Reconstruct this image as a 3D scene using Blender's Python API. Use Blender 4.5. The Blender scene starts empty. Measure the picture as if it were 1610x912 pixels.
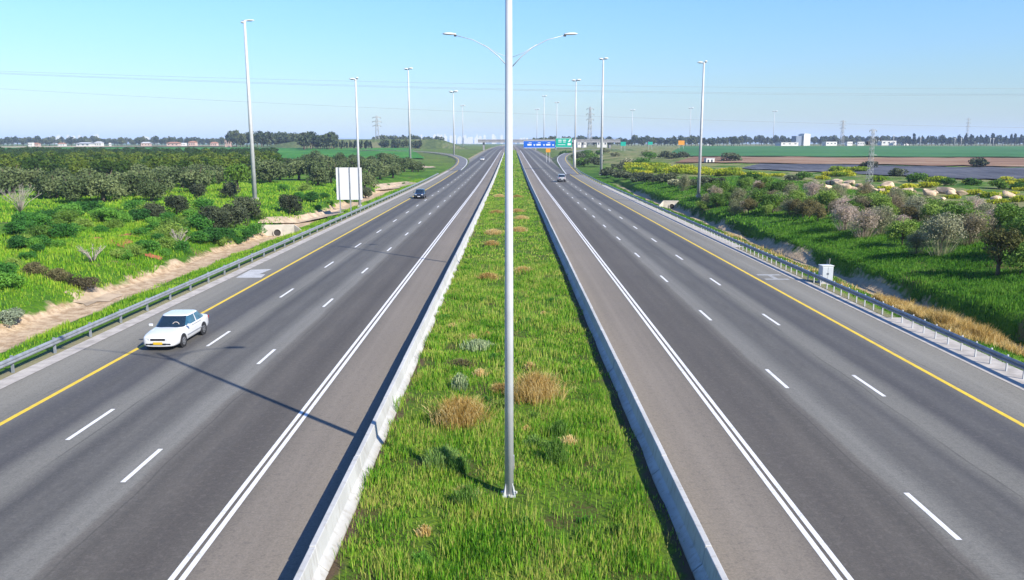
import bpy, math, random
import numpy as np
from mathutils import Vector, Matrix

random.seed(7)
scene = bpy.context.scene
col = scene.collection
R = math.radians

# ------------------------------------------------------------------ camera
CAM = np.array([0.0, 0.0, 10.4])
F = 1250.0
PITCH = math.atan(231.0 / F)
YAW = math.atan(2.0 / F)
_f = np.array([math.sin(YAW) * math.cos(PITCH), math.cos(YAW) * math.cos(PITCH), -math.sin(PITCH)])
_r = np.array([math.cos(YAW), -math.sin(YAW), 0.0])
_u = np.cross(_r, _f)
cam_d = bpy.data.cameras.new('camera')
cam_d.sensor_width = 36.0
cam_d.lens = F / 1610.0 * 36.0
cam_d.clip_start = 0.3
cam_d.clip_end = 60000
cam = bpy.data.objects.new('camera', cam_d)
col.objects.link(cam)
cam.location = CAM.tolist()
cam.rotation_euler = (math.pi / 2 - PITCH, 0, -YAW)
scene.camera = cam


# ------------------------------------------------------------------ terrain
def vnoise(x, y, scale, seed=0):
    x = np.asarray(x, float) / scale + seed * 17.3
    y = np.asarray(y, float) / scale + seed * 9.1
    xi = np.floor(x); yi = np.floor(y)
    fx = x - xi; fy = y - yi
    fx = fx * fx * (3 - 2 * fx); fy = fy * fy * (3 - 2 * fy)

    def h(a, b):
        s = np.sin(a * 127.1 + b * 311.7 + seed * 74.7) * 43758.5453
        return s - np.floor(s)
    return (h(xi, yi) * (1 - fx) + h(xi + 1, yi) * fx) * (1 - fy) + (h(xi, yi + 1) * (1 - fx) + h(xi + 1, yi + 1) * fx) * fy


def road_z(y):
    return np.interp(y, [-200, 180, 220, 260, 326, 450, 570, 700, 900, 1300, 1e5], [0, 0, .12, .42, .95, 2.1, 3.3, 4.3, 5.0, 5.2, 5.2])


_lx = [-1e5, -80, -46, -36, -33.5, -31.2, -30.4, -28.3, -27.2, -25.2, -23.5, -22.75, -22.65, -4.6, -4.3]
_lz = [1.2, 1.2, 1.4, 1.1, .75, -.1, -.8, -.85, -.55, -.2, -.02, -.01, -.3, -.3, -.3]
_rx = [4.3, 4.6, 22.55, 22.65, 23.6, 25.3, 26.6, 27.2, 28.4, 28.75, 29.1, 31.5, 35, 39, 60, 1e5]
_rz = [-.3, -.3, -.3, -.01, -.03, -.3, -.6, -.75, -.75, .25, .6, 1.05, 1.7, 2.4, 2.4, 2.2]
PX = np.array(_lx + _rx); PZ = np.array(_lz + _rz)
FX = np.array([-1e5, -60, -34, -24, -22.75, -22.65, 22.55, 22.65, 24, 34, 60, 1e5])
FZ = np.array([1.0, 1.0, .3, 0, -.01, -.3, -.3, -.01, 0, .3, 1.6, 1.6])


def height(x, y):
    x = np.asarray(x, float); y = np.asarray(y, float)
    t = np.clip((y - 175) / 90.0, 0, 1); t = t * t * (3 - 2 * t)
    off = (vnoise(0 * x, y, 9, 3) - .5) * .9 * np.clip((np.abs(x) - 24.5) / 2, 0, 1)
    a = np.interp(x + off, PX, PZ); b = np.interp(x, FX, FZ)
    amp = np.clip((np.abs(x) - 30) / 6, 0, 1)
    n = (vnoise(x, y, 7, 1) - .5) * .7 + (vnoise(x, y, 2.3, 2) - .5) * .22
    return a * (1 - t) + b * t + road_z(y) + n * amp * .8


def ray(px, py):
    d = _f * F + _r * (px - 805.0) + _u * (456.0 - py)
    return d / np.linalg.norm(d)


def spot(px, py, lift=0.0):
    """The point of the terrain that lies in this direction from the bridge."""
    d = ray(px, py)
    t = np.concatenate([np.linspace(10, 400, 3000), np.geomspace(400, 9000, 4000)])
    P = CAM[None, :] + d[None, :] * t[:, None]
    below = P[:, 2] < height(P[:, 0], P[:, 1]) + lift
    i = int(np.argmax(below)) if below.any() else len(t) - 1
    return float(P[i, 0]), float(P[i, 1])


def hz(x, y):
    return float(height(x, y))


def far_x(px, y):
    return (px - 803.0) / F * y


def z_at(py, y):
    d = ray(805, py)
    return float(CAM[2] + d[2] / d[1] * y)


# ------------------------------------------------------------------ tags and mesh helpers
def tag(o, label=None, cat=None, group=None, kind=None):
    if label: o['label'] = label
    if cat: o['category'] = cat
    if group: o['group'] = group
    if kind: o['kind'] = kind
    return o


def empty(name, loc, rz=0.0):
    o = bpy.data.objects.new(name, None)
    o.empty_display_size = .3
    o.location = loc
    o.rotation_euler = (0, 0, rz)
    col.objects.link(o)
    return o


def link(name, me, mat, parent=None, loc=None):
    if mat is not None and len(me.materials) == 0:
        me.materials.append(mat)
    o = bpy.data.objects.new(name, me)
    col.objects.link(o)
    if parent: o.parent = parent
    if loc is not None: o.location = loc
    return o


def copy_tree(o, parent=None):
    c = o.copy()
    col.objects.link(c)
    c.parent = parent
    for ch in list(o.children):
        copy_tree(ch, c)
    return c


def np_mesh(name, V, Fc, smooth=False, tone=0.0, rep=1):
    """V (n,3), Fc (m,k) all faces with k corners"""
    me = bpy.data.meshes.new(name)
    V = np.asarray(V, np.float32); Fc = np.asarray(Fc, np.int32)
    m, k = Fc.shape
    me.vertices.add(len(V)); me.vertices.foreach_set('co', V.ravel())
    me.loops.add(m * k); me.loops.foreach_set('vertex_index', Fc.ravel())
    me.polygons.add(m)
    me.polygons.foreach_set('loop_start', np.arange(0, m * k, k, dtype=np.int32))
    me.polygons.foreach_set('loop_total', np.full(m, k, np.int32))
    me.polygons.foreach_set('use_smooth', np.full(m, smooth, bool))
    me.update(calc_edges=True)
    if tone:
        a = me.attributes.new('tone', 'FLOAT', 'FACE')
        a.data.foreach_set('value', np.repeat(np.random.default_rng(m).normal(0, tone, m // rep), rep).astype(np.float32))
    return me


class MB:
    def __init__(self):
        self.v = []; self.f = []; self.sm = []

    def add(self, vs, fs, smooth=False):
        b = len(self.v)
        self.v += [tuple(p) for p in vs]
        self.f += [tuple(i + b for i in f) for f in fs]
        self.sm += [smooth] * len(fs)
        return self

    def box(self, c, s, rz=0.0, taper=1.0):
        cx, cy, cz = c; sx, sy, sz = [q / 2 for q in s]
        vs = []
        for dz in (-1, 1):
            k = taper if dz > 0 else 1.0
            for dx, dy in ((-1, -1), (1, -1), (1, 1), (-1, 1)):
                x, y = dx * sx * k, dy * sy * k
                vs.append((cx + x * math.cos(rz) - y * math.sin(rz), cy + x * math.sin(rz) + y * math.cos(rz), cz + dz * sz))
        return self.add(vs, [(3, 2, 1, 0), (4, 5, 6, 7), (0, 1, 5, 4), (1, 2, 6, 5), (2, 3, 7, 6), (3, 0, 4, 7)])

    def tube(self, pts, rad, n=8, caps=True):
        pts = [Vector(p) for p in pts]
        if not hasattr(rad, '__len__'): rad = [rad] * len(pts)
        vs, fs = [], []
        prev = None
        for i, p in enumerate(pts):
            d = (pts[min(i + 1, len(pts) - 1)] - pts[max(i - 1, 0)]).normalized()
            ref = prev if prev is not None else (Vector((0, 1, 0)) if abs(d.z) > .9 else Vector((0, 0, 1)))
            a = d.cross(ref)
            if a.length < 1e-4: a = d.cross(Vector((1, 0, 0)))
            a.normalize(); b = a.cross(d).normalized(); prev = b
            for k in range(n):
                t = 2 * math.pi * k / n
                vs.append(p + (a * math.cos(t) + b * math.sin(t)) * rad[i])
        for i in range(len(pts) - 1):
            for k in range(n):
                k2 = (k + 1) % n
                fs.append((i * n + k, i * n + k2, (i + 1) * n + k2, (i + 1) * n + k))
        self.add(vs, fs, True)
        if caps:
            b = len(self.v) - len(vs)
            self.f.append(tuple(b + k for k in range(n))[::-1]); self.sm.append(False)
            self.f.append(tuple(b + (len(pts) - 1) * n + k for k in range(n))); self.sm.append(False)
        return self

    def loft(self, rings, closed=True, caps=True, smooth=True):
        n = len(rings[0]); vs = [p for r in rings for p in r]; fs = []
        for i in range(len(rings) - 1):
            for k in range(n if closed else n - 1):
                k2 = (k + 1) % n
                fs.append((i * n + k, i * n + k2, (i + 1) * n + k2, (i + 1) * n + k))
        if caps:
            fs.append(tuple(range(n))[::-1]); fs.append(tuple((len(rings) - 1) * n + k for k in range(n)))
        return self.add(vs, fs, smooth)

    def quad(self, a, b, c, d):
        return self.add([a, b, c, d], [(0, 1, 2, 3)])

    def mesh(self, name):
        me = bpy.data.meshes.new(name)
        me.from_pydata(self.v, [], self.f)
        me.polygons.foreach_set('use_smooth', self.sm)
        me.update()
        return me

    def build(self, name, mat, parent=None, bevel=0.0):
        o = link(name, self.mesh(name), mat, parent)
        if bevel:
            m = o.modifiers.new('bevel', 'BEVEL'); m.width = bevel; m.segments = 2; m.limit_method = 'ANGLE'
        return o


# ------------------------------------------------------------------ materials
ALBEDO = .60      # the sun-lit place is exposed brightly, so the surfaces keep real, modest reflectances
LEAF = .90


class Nodes:
    def __init__(self, name):
        self.m = bpy.data.materials.new(name)
        self.m.use_nodes = True
        self.t = self.m.node_tree
        self.t.nodes.clear()
        self.out = self.t.nodes.new('ShaderNodeOutputMaterial')

    def new(self, typ, **kw):
        n = self.t.nodes.new(typ)
        for k, v in kw.items(): setattr(n, k, v)
        return n

    def put(self, sock, v):
        if hasattr(v, 'links') or isinstance(v, bpy.types.NodeSocket): self.t.links.new(v, sock)
        elif isinstance(v, (tuple, list)) and len(v) == 3 and sock.type == 'RGBA': sock.default_value = (*v, 1)
        else: sock.default_value = v

    def math(self, op, a, b=0.0, c=0.0, clamp=False):
        n = self.new('ShaderNodeMath', operation=op, use_clamp=clamp)
        self.put(n.inputs[0], a); self.put(n.inputs[1], b); self.put(n.inputs[2], c)
        return n.outputs[0]

    def mix(self, fac, a, b, blend='MIX'):
        n = self.new('ShaderNodeMix', data_type='RGBA', blend_type=blend)
        self.put(n.inputs[0], fac); self.put(n.inputs[6], a); self.put(n.inputs[7], b)
        return n.outputs[2]

    def step(self, v, lo, hi):
        n = self.new('ShaderNodeMapRange', clamp=True, interpolation_type='SMOOTHSTEP')
        self.put(n.inputs[0], v); n.inputs[1].default_value = lo; n.inputs[2].default_value = hi
        return n.outputs[0]

    def pos(self):
        if not hasattr(self, '_p'):
            self._p = self.new('ShaderNodeNewGeometry').outputs['Position']
            s = self.new('ShaderNodeSeparateXYZ'); self.t.links.new(self._p, s.inputs[0])
            self.x, self.y, self.z = s.outputs
        return self._p

    def noise(self, scale, detail=3.0, rough=.55, vec=None, stretch=None):
        v = vec if vec is not None else self.pos()
        if stretch:
            mp = self.new('ShaderNodeMapping'); self.put(mp.inputs[0], v); mp.inputs['Scale'].default_value = stretch; v = mp.outputs[0]
        n = self.new('ShaderNodeTexNoise'); self.put(n.inputs['Vector'], v)
        n.inputs['Scale'].default_value = scale; n.inputs['Detail'].default_value = detail; n.inputs['Roughness'].default_value = rough
        return n.outputs[0]

    def ramp(self, v, stops, interp='LINEAR'):
        n = self.new('ShaderNodeValToRGB'); self.put(n.inputs[0], v)
        cr = n.color_ramp; cr.interpolation = interp
        while len(cr.elements) > 1: cr.elements.remove(cr.elements[-1])
        for i, (p, c) in enumerate(stops):
            e = cr.elements[0] if i == 0 else cr.elements.new(p)
            e.position = p; e.color = (*c, 1)
        return n.outputs[0]

    def rnd(self):
        return self.new('ShaderNodeObjectInfo').outputs['Random']

    def scaled(self, color, k):
        if k == 1: return color
        return self.mix(1.0, color, (k, k, k), 'MULTIPLY')

    def surf(self, color, rough=.8, metal=0.0, spec=.3, bump=None, bump_d=.02, bump_s=.5, coat=0.0):
        p = self.new('ShaderNodeBsdfPrincipled')
        self.put(p.inputs['Base Color'], self.scaled(color, ALBEDO)); self.put(p.inputs['Roughness'], rough); p.inputs['Metallic'].default_value = metal
        p.inputs['Specular IOR Level'].default_value = spec
        p.inputs['Coat Weight'].default_value = coat
        if bump is not None:
            b = self.new('ShaderNodeBump'); b.inputs['Strength'].default_value = bump_s; b.inputs['Distance'].default_value = bump_d
            self.put(b.inputs['Height'], bump); self.t.links.new(b.outputs[0], p.inputs['Normal'])
        self.t.links.new(p.outputs[0], self.out.inputs[0])
        return self.m


def plain(name, c, rough=.6, metal=0.0, spec=.4, var=.12, scale=3.0, coat=0.0):
    n = Nodes(name)
    k = n.noise(scale, 4)
    lo = tuple(q * (1 - var) for q in c); hi = tuple(min(1, q * (1 + var)) for q in c)
    return n.surf(n.mix(n.step(k, .3, .7), lo, hi), rough, metal, spec, coat=coat)


def leaf_mat(name, stops, scale=.6, trans=.3, spec=.15, rvar=.35):
    """foliage: colour drifts between the stops with position and from plant to plant"""
    n = Nodes(name)
    v = n.math('ADD', n.math('MULTIPLY', n.noise(scale, 3), 1.0 - rvar), n.math('MULTIPLY', n.rnd(), rvar))
    v2 = n.noise(scale * 9, 2)
    v = n.math('ADD', n.math('MULTIPLY', v, .7), n.math('MULTIPLY', v2, .3))
    v = n.math('ADD', v, n.new('ShaderNodeAttribute', attribute_name='tone').outputs['Fac'])
    c = n.ramp(n.step(v, .28, .68), [(i / (len(stops) - 1), s) for i, s in enumerate(stops)])
    c = n.scaled(c, LEAF)
    p = n.new('ShaderNodeBsdfPrincipled'); n.put(p.inputs['Base Color'], c)
    p.inputs['Roughness'].default_value = .6; p.inputs['Specular IOR Level'].default_value = spec
    t = n.new('ShaderNodeBsdfTranslucent'); n.put(t.inputs[0], c)
    m = n.new('ShaderNodeMixShader'); m.inputs[0].default_value = trans
    n.t.links.new(p.outputs[0], m.inputs[1]); n.t.links.new(t.outputs[0], m.inputs[2]); n.t.links.new(m.outputs[0], n.out.inputs[0])
    return n.m


M = {}
M['grass'] = leaf_mat('grass', [(.025, .07, .010), (.045, .15, .010), (.085, .25, .012), (.15, .34, .018), (.26, .40, .04), (.40, .40, .10)], .45, .4)
M['shaded_bank_grass'] = leaf_mat('shaded_bank_grass', [(.016, .062, .008), (.036, .135, .010), (.078, .22, .014), (.14, .28, .03)], .35, .4)  # greens darkened to carry the shade of the slope facing away from the sun
M['weed_grass'] = leaf_mat('weed_grass', [(.05, .15, .014), (.10, .27, .014), (.22, .40, .02), (.34, .44, .05)], .14, .4)
M['dry_grass'] = leaf_mat('dry_grass', [(.34, .22, .05), (.62, .43, .14), (.82, .66, .32)], .7, .5)
M['citrus'] = leaf_mat('citrus', [(.022, .052, .006), (.048, .095, .008), (.11, .15, .016)], .3, .25, rvar=.5)
M['olive'] = leaf_mat('olive', [(.050, .078, .026), (.092, .128, .046), (.16, .20, .08)], .5, .25)
M['olive_dark'] = leaf_mat('olive_dark', [(.030, .042, .022), (.058, .074, .038), (.10, .12, .06)], .6, .2)
M['bright_tree'] = leaf_mat('bright_tree', [(.035, .085, .012), (.06, .15, .018), (.12, .21, .025)], .4, .3)
M['weed'] = leaf_mat('weed', [(.030, .11, .02), (.06, .20, .028), (.14, .32, .04)], .6, .4, rvar=.5)
M['shrub_green'] = leaf_mat('shrub_green', [(.06, .13, .02), (.12, .22, .03), (.23, .33, .06)], .5, .3)
M['shrub_grey'] = leaf_mat('shrub_grey', [(.12, .14, .06), (.21, .22, .11), (.33, .33, .20)], .7, .25)
M['blossom'] = leaf_mat('blossom', [(.15, .14, .06), (.30, .25, .16), (.58, .46, .40)], 1.2, .3)
M['rust_shrub'] = leaf_mat('rust_shrub', [(.07, .06, .02), (.13, .11, .04), (.20, .18, .07)], .8, .25)
M['dark_tree'] = leaf_mat('dark_tree', [(.035, .045, .012), (.075, .08, .02), (.15, .13, .035)], .7, .2)
M['brown_bush'] = leaf_mat('brown_bush', [(.05, .045, .022), (.10, .085, .045), (.13, .12, .05)], .8, .2)
M['grey_bush'] = leaf_mat('grey_bush', [(.09, .13, .075), (.15, .19, .12), (.23, .27, .18)], 1, .2)
M['rosemary'] = leaf_mat('rosemary', [(.06, .14, .02), (.13, .27, .035), (.25, .38, .10)], .8, .4)
M['lavender'] = leaf_mat('lavender', [(.17, .25, .09), (.28, .36, .17), (.42, .48, .28)], 2, .3)
M['mustard'] = leaf_mat('mustard', [(.12, .22, .012), (.27, .33, .012), (.52, .50, .03)], .25, .3)
M['far_tree'] = leaf_mat('far_tree', [(.024, .040, .020), (.045, .066, .030), (.085, .10, .04)], .1, .15)
M['far_conifer'] = leaf_mat('far_conifer', [(.014, .03, .018), (.026, .045, .024)], .1, .1)
M['bark'] = plain('bark', (.13, .10, .07), .9, var=.4, scale=9)
M['dead_wood'] = plain('dead_wood', (.42, .37, .31), .8, var=.2, scale=9)
M['galv'] = plain('galvanised_steel', (.62, .63, .64), .5, .1, var=.08, scale=2)
M['pole_paint'] = plain('pole_paint', (.64, .66, .68), .4, .1, var=.06, scale=1.5)
M['rail_steel'] = plain('rail_steel', (.36, .39, .42), .5, .3, var=.18, scale=3)
M['lamp_white'] = plain('lamp_white', (.8, .8, .79), .4)
M['lamp_dark'] = plain('lamp_dark', (.07, .07, .08), .5)
M['white_panel'] = plain('white_panel', (.84, .85, .86), .4, var=.04, scale=1)
M['panel_rib'] = plain('panel_rib', (.42, .44, .47), .5, .4)
M['paint_white'] = plain('road_paint_white', (.80, .80, .78), .6, var=.12, scale=6)
M['paint_old'] = plain('worn_paint', (.50, .50, .48), .7, var=.35, scale=2.5)
M['paint_yellow'] = plain('road_paint_yellow', (.78, .55, .05), .6, var=.12, scale=5)
M['wire'] = plain('wire', (.42, .45, .5), .6)
M['tower_steel'] = plain('tower_steel', (.52, .53, .52), .6, .3)
M['tower_white'] = plain('tower_white', (.70, .70, .66), .6, .1)
M['stone'] = plain('stone', (.62, .46, .30), .9, var=.4, scale=1.2)
M['cabinet'] = plain('cabinet_paint', (.72, .74, .75), .4, var=.04)
M['cabinet_door'] = plain('cabinet_door', (.58, .62, .66), .4, var=.04)
M['blue_sign'] = plain('blue_sign', (.01, .13, .62), .4, var=.05)
M['green_sign'] = plain('green_sign', (.0, .42, .30), .4, var=.05)
M['orange_sign'] = plain('orange_sign', (.80, .33, .02), .4, var=.05)
M['sign_white'] = plain('sign_white', (.85, .88, .88), .4, var=.03)
M['house_white'] = plain('house_white', (.78, .76, .72), .8, var=.08, scale=.3)
M['house_pink'] = plain('house_pink', (.62, .44, .36), .8, var=.1, scale=.3)
M['roof_tile'] = plain('roof_tile', (.45, .22, .13), .8, var=.2, scale=1)
M['roof_grey'] = plain('roof_grey', (.62, .63, .64), .6, var=.1, scale=.5)
M['window_dark'] = plain('window_dark', (.06, .08, .10), .2)
M['block_shade_grey'] = plain('block_shade', (.20, .25, .33), .7)  # shade on the white block's side, put into the colour
M['bridge'] = plain('bridge_concrete', (.30, .30, .31), .85, var=.15, scale=.4)
M['red_soil'] = plain('red_soil', (.42, .13, .05), .95, var=.3, scale=2)
M['track'] = plain('dirt_track', (.52, .40, .27), .95, var=.25, scale=.8)
M['headwall'] = plain('headwall_concrete', (.62, .56, .47), .9, var=.15, scale=1.2)
M['pipe_dark'] = plain('pipe_inside', (.05, .045, .04), .9)
M['kerb'] = plain('kerb_concrete', (.50, .46, .41), .9, var=.2, scale=1.5)
M['tyre'] = plain('tyre_rubber', (.018, .018, .019), .8)
M['rim'] = plain('wheel_rim', (.45, .46, .48), .35, .7)
M['car_white'] = plain('car_white', (.80, .81, .82), .25, var=.03, coat=.6)
M['car_navy'] = plain('car_navy', (.012, .018, .035), .25, var=.05, coat=.8)
M['car_silver'] = plain('car_silver', (.62, .64, .66), .3, .3, var=.05, coat=.5)
M['trim_black'] = plain('trim_black', (.02, .02, .022), .5)
M['glass'] = plain('car_glass', (.015, .03, .045), .06, spec=.7, var=.1)
M['glass_blue'] = plain('car_side_glass', (.04, .13, .20), .08, spec=.8, var=.2)
M['headlight'] = plain('headlight', (.68, .70, .72), .15)
M['taillight'] = plain('taillight', (.35, .015, .015), .25)
M['plate_yellow'] = plain('plate_yellow', (.85, .52, .03), .5)
M['dust_cover'] = plain('tan_seat', (.55, .50, .45), .8)


def paint_mat(name, c, wear):
    n = Nodes(name); n.pos()
    a = n.math('ADD', n.math('MULTIPLY', n.noise(18, 4, .7), .6), n.math('MULTIPLY', n.noise(1.2, 4, .6), .4))
    w = n.math('MULTIPLY', n.step(a, .52, .62), wear)
    c2 = n.mix(n.step(n.noise(3, 4), .3, .7), tuple(q * .86 for q in c), c)
    return n.surf(n.mix(w, c2, (.24, .23, .22)), .7, bump=n.noise(60, 2), bump_d=.003)


M['paint_white'] = paint_mat('road_paint_white', (.95, .95, .93), .5)
M['paint_yellow'] = paint_mat('road_paint_yellow', (.95, .66, .05), .45)
M['paint_faint'] = paint_mat('faint_paint', (.46, .46, .44), .9)
M['paint_old'] = paint_mat('worn_paint', (.62, .62, .60), .8)


def concrete_mat():
    n = Nodes('barrier_concrete')
    a = n.noise(.5, 5); b = n.noise(6, 4, stretch=(1, 1, .25)); g = n.noise(40, 2)
    c = n.mix(n.step(a, .3, .7), (.50, .50, .48), (.64, .64, .62))
    c = n.mix(n.math('MULTIPLY', n.step(b, .50, .72), .5), c, (.36, .33, .28))
    c = n.mix(n.math('MULTIPLY', n.math('SUBTRACT', 1.0, n.step(n.math('ADD', n.z, n.math('MULTIPLY', n.noise(3, 4), .35)), .22, .48)), .5), c, (.30, .26, .19))
    return n.surf(c, .9, bump=g, bump_d=.004)


M['concrete'] = concrete_mat()


def asphalt_mat():
    n = Nodes('asphalt'); n.pos()
    wob = n.math('MULTIPLY', n.math('SUBTRACT', n.noise(.25, 2, stretch=(0, 1, 0)), .5), .35)
    ax = n.math('ABSOLUTE', n.math('ADD', n.x, wob))
    v = n.math('DIVIDE', ax, 24.0)
    dk = (.104, .103, .108); md = (.146, .143, .143); br = (.138, .127, .120); sh = (.275, .241, .212); ou = (.262, .255, .240)
    st = [(4.9, sh), (7.6, (.25, .220, .196)), (8.3, br), (9.2, (.108, .099, .095)), (10.2, br), (11.0, (.108, .101, .097)), (11.6, (.175, .165, .158)),
          (11.75, (.240, .236, .230)), (12.4, (.220, .217, .214)), (13.1, (.126, .124, .126)), (13.9, md), (14.6, dk), (15.3, (.225, .221, .214)), (16.1, (.20, .197, .193)), (16.7, (.100, .099, .108)), (17.6, (.122, .121, .126)), (18.3, (.094, .094, .104)),
          (19.0, (.150, .148, .15)), (19.5, (.225, .22, .21)), (20.2, ou), (22.5, (.28, .27, .25))]
    c = n.ramp(v, [(a / 24.0, b) for a, b in st])
    s1 = n.noise(1.0, 4, stretch=(1.3, .012, 1)); s2 = n.noise(1, 3, stretch=(4.5, .05, 1)); big = n.noise(.08, 4); fine = n.noise(14, 3, .7); grit = n.noise(70, 2, .7)
    k = n.math('ADD', n.math('MULTIPLY', n.math('SUBTRACT', s1, .5), .5), n.math('MULTIPLY', n.math('SUBTRACT', s2, .5), .14))
    k = n.math('ADD', k, n.math('MULTIPLY', n.math('SUBTRACT', big, .5), .3))
    k = n.math('ADD', k, n.math('MULTIPLY', n.math('SUBTRACT', fine, .5), .9))
    k = n.math('ADD', k, n.math('MULTIPLY', n.math('SUBTRACT', grit, .5), .8))
    k = n.math('ADD', k, .92)
    g = n.new('ShaderNodeCombineXYZ')
    for i in range(3): n.put(g.inputs[i], k)
    c = n.mix(1.0, c, g.outputs[0], 'MULTIPLY')
    # fine cracks and small patches
    vo = n.new('ShaderNodeTexVoronoi', feature='DISTANCE_TO_EDGE'); mp = n.new('ShaderNodeMapping'); n.put(mp.inputs[0], n.pos()); mp.inputs['Scale'].default_value = (.16, .07, .1)
    n.t.links.new(mp.outputs[0], vo.inputs['Vector'])
    cr = n.math('MULTIPLY', n.math('SUBTRACT', 1.0, n.step(vo.outputs['Distance'], .0008, .003)), n.math('MULTIPLY', n.step(n.noise(.05, 2), .52, .62), .45))
    c = n.mix(cr, c, (.045, .044, .044))
    # tar-filled joints between the paved widths, repair patches, drips along the lane middles
    for xs in (11.35, 15.2, 19.62):
        j = n.math('SUBTRACT', 1.0, n.step(n.math('ABSOLUTE', n.math('SUBTRACT', ax, xs)), .015, .05))
        c = n.mix(n.math('MULTIPLY', j, n.math('MULTIPLY', n.step(n.noise(.12, 3, stretch=(1, 1, 1)), .38, .6), .55)), c, (.07, .068, .066))
    for xs in (10.05, 13.75, 17.4):
        j = n.math('SUBTRACT', 1.0, n.step(n.math('ABSOLUTE', n.math('SUBTRACT', ax, xs)), .1, .55))
        c = n.mix(n.math('MULTIPLY', j, n.math('MULTIPLY', n.step(n.noise(1.0, 5, .7, stretch=(1.5, .25, 1)), .42, .7), .5)), c, (.075, .073, .075))
    pale = n.math('MULTIPLY', n.step(n.noise(26, 2, .8), .70, .76), .55)
    c = n.mix(pale, c, (.48, .45, .42))
    c = n.mix(1.0, c, (1.03, 1.01, .905), 'MULTIPLY')
    mot = n.noise(4.5, 4, .75)
    c = n.mix(n.math('MULTIPLY', n.step(mot, .52, .66), .16), c, (.30, .27, .24))
    c = n.mix(n.math('MULTIPLY', n.step(mot, .48, .36), .22), c, (.07, .07, .072))
    spots = n.math('MULTIPLY', n.step(n.noise(2.2, 2), .74, .78), .35)
    c = n.mix(spots, c, (.05, .05, .052))
    return n.surf(c, .85, spec=.25, bump=grit, bump_d=.004, bump_s=.4)


M['asphalt'] = asphalt_mat()


def ground_mat():
    n = Nodes('ground_cover'); n.pos()
    big = n.noise(.06, 4); mid = n.noise(.5, 5, .65); fine = n.noise(5, 4, .7)
    k = n.math('ADD', n.math('MULTIPLY', big, .35), n.math('ADD', n.math('MULTIPLY', mid, .35), n.math('MULTIPLY', fine, .3)))
    c = n.ramp(n.step(k, .32, .66), [(0, (.022, .055, .010)), (.35, (.05, .14, .014)), (.7, (.10, .23, .014)), (1, (.21, .31, .03))])
    # the wilder ground of the roadside far off, drier
    far = n.step(n.y, 240, 420)
    c = n.mix(n.math('MULTIPLY', far, .45), c, (.17, .17, .06))
    bare = n.math('MULTIPLY', n.step(n.noise(.22, 4, .6), .60, .68), n.step(n.math('ABSOLUTE', n.x), 23, 29))
    c = n.mix(n.math('MULTIPLY', bare, .55), c, (.33, .21, .11))
    rt = n.math('MULTIPLY', n.step(n.x, 34, 42), n.step(n.math('ADD', n.noise(.12, 4, .65), n.math('MULTIPLY', n.noise(1.1, 3), .2)), .52, .68))
    c = n.mix(n.math('MULTIPLY', rt, .75), c, (.34, .29, .15))
    warp = n.math('MULTIPLY', n.math('SUBTRACT', n.noise(.35, 4), .5), 2.6)
    soil = n.mix(n.step(n.noise(1.6, 5, .65), .35, .65), (.46, .32, .19), (.74, .57, .38))
    stop = n.math('SUBTRACT', 1.0, n.step(n.y, 185, 225))
    dl = n.math('ABSOLUTE', n.math('ADD', n.math('ADD', n.x, 29.3), warp))
    ml = n.math('MULTIPLY', n.math('SUBTRACT', 1.0, n.step(n.math('ADD', dl, n.math('MULTIPLY', n.noise(2.5, 4), .8)), 1.8, 2.3)), stop)
    c = n.mix(ml, c, soil)
    dr = n.math('ABSOLUTE', n.math('ADD', n.math('SUBTRACT', n.x, 27.75), n.math('MULTIPLY', warp, .5)))
    mr = n.math('MULTIPLY', n.math('SUBTRACT', 1.0, n.step(n.math('ADD', dr, n.math('MULTIPLY', n.noise(2.5, 4), .9)), .95, 1.35)), stop)
    c = n.mix(mr, c, n.mix(.5, soil, (.60, .48, .32)))
    # strip of gravelly earth right behind the rails
    ax = n.math('ABSOLUTE', n.x)
    edge = n.math('SUBTRACT', 1.0, n.step(n.math('ADD', ax, n.math('MULTIPLY', n.noise(1.5, 3), .9)), 23.6, 24.3))
    c = n.mix(n.math('MULTIPLY', edge, .8), c, (.30, .25, .17))
    return n.surf(c, .95, spec=.1, bump=n.noise(3.5, 5, .7), bump_d=.25, bump_s=.7)


M['ground'] = ground_mat()


def median_mat():
    n = Nodes('median_ground'); n.pos()
    k = n.math('ADD', n.math('MULTIPLY', n.noise(.6, 4), .5), n.math('MULTIPLY', n.noise(8, 4, .7), .5))
    c = n.ramp(n.step(k, .35, .65), [(0, (.10, .075, .03)), (.5, (.07, .14, .014)), (1, (.16, .25, .02))])
    d = n.math('ADD', n.math('ABSOLUTE', n.x), n.math('MULTIPLY', n.noise(2.5, 4), .7))
    c = n.mix(n.step(d, 4.35, 4.75), c, (.13, .09, .055))
    return n.surf(c, .95, spec=.1, bump=n.noise(9, 4, .7), bump_d=.08)


M['median'] = median_mat()


def field_mat(name, stops, stretch=(1, 1, 1), scale=.05):
    n = Nodes(name)
    k = n.math('ADD', n.math('MULTIPLY', n.noise(scale, 5, .6), .55), n.math('MULTIPLY', n.noise(.5, 4, .6, stretch=stretch), .45))
    c = n.ramp(n.step(k, .35, .65), [(i / (len(stops) - 1), s) for i, s in enumerate(stops)])
    return n.surf(c, .9, spec=.15, bump=n.noise(.8, 4), bump_d=.2)


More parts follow.
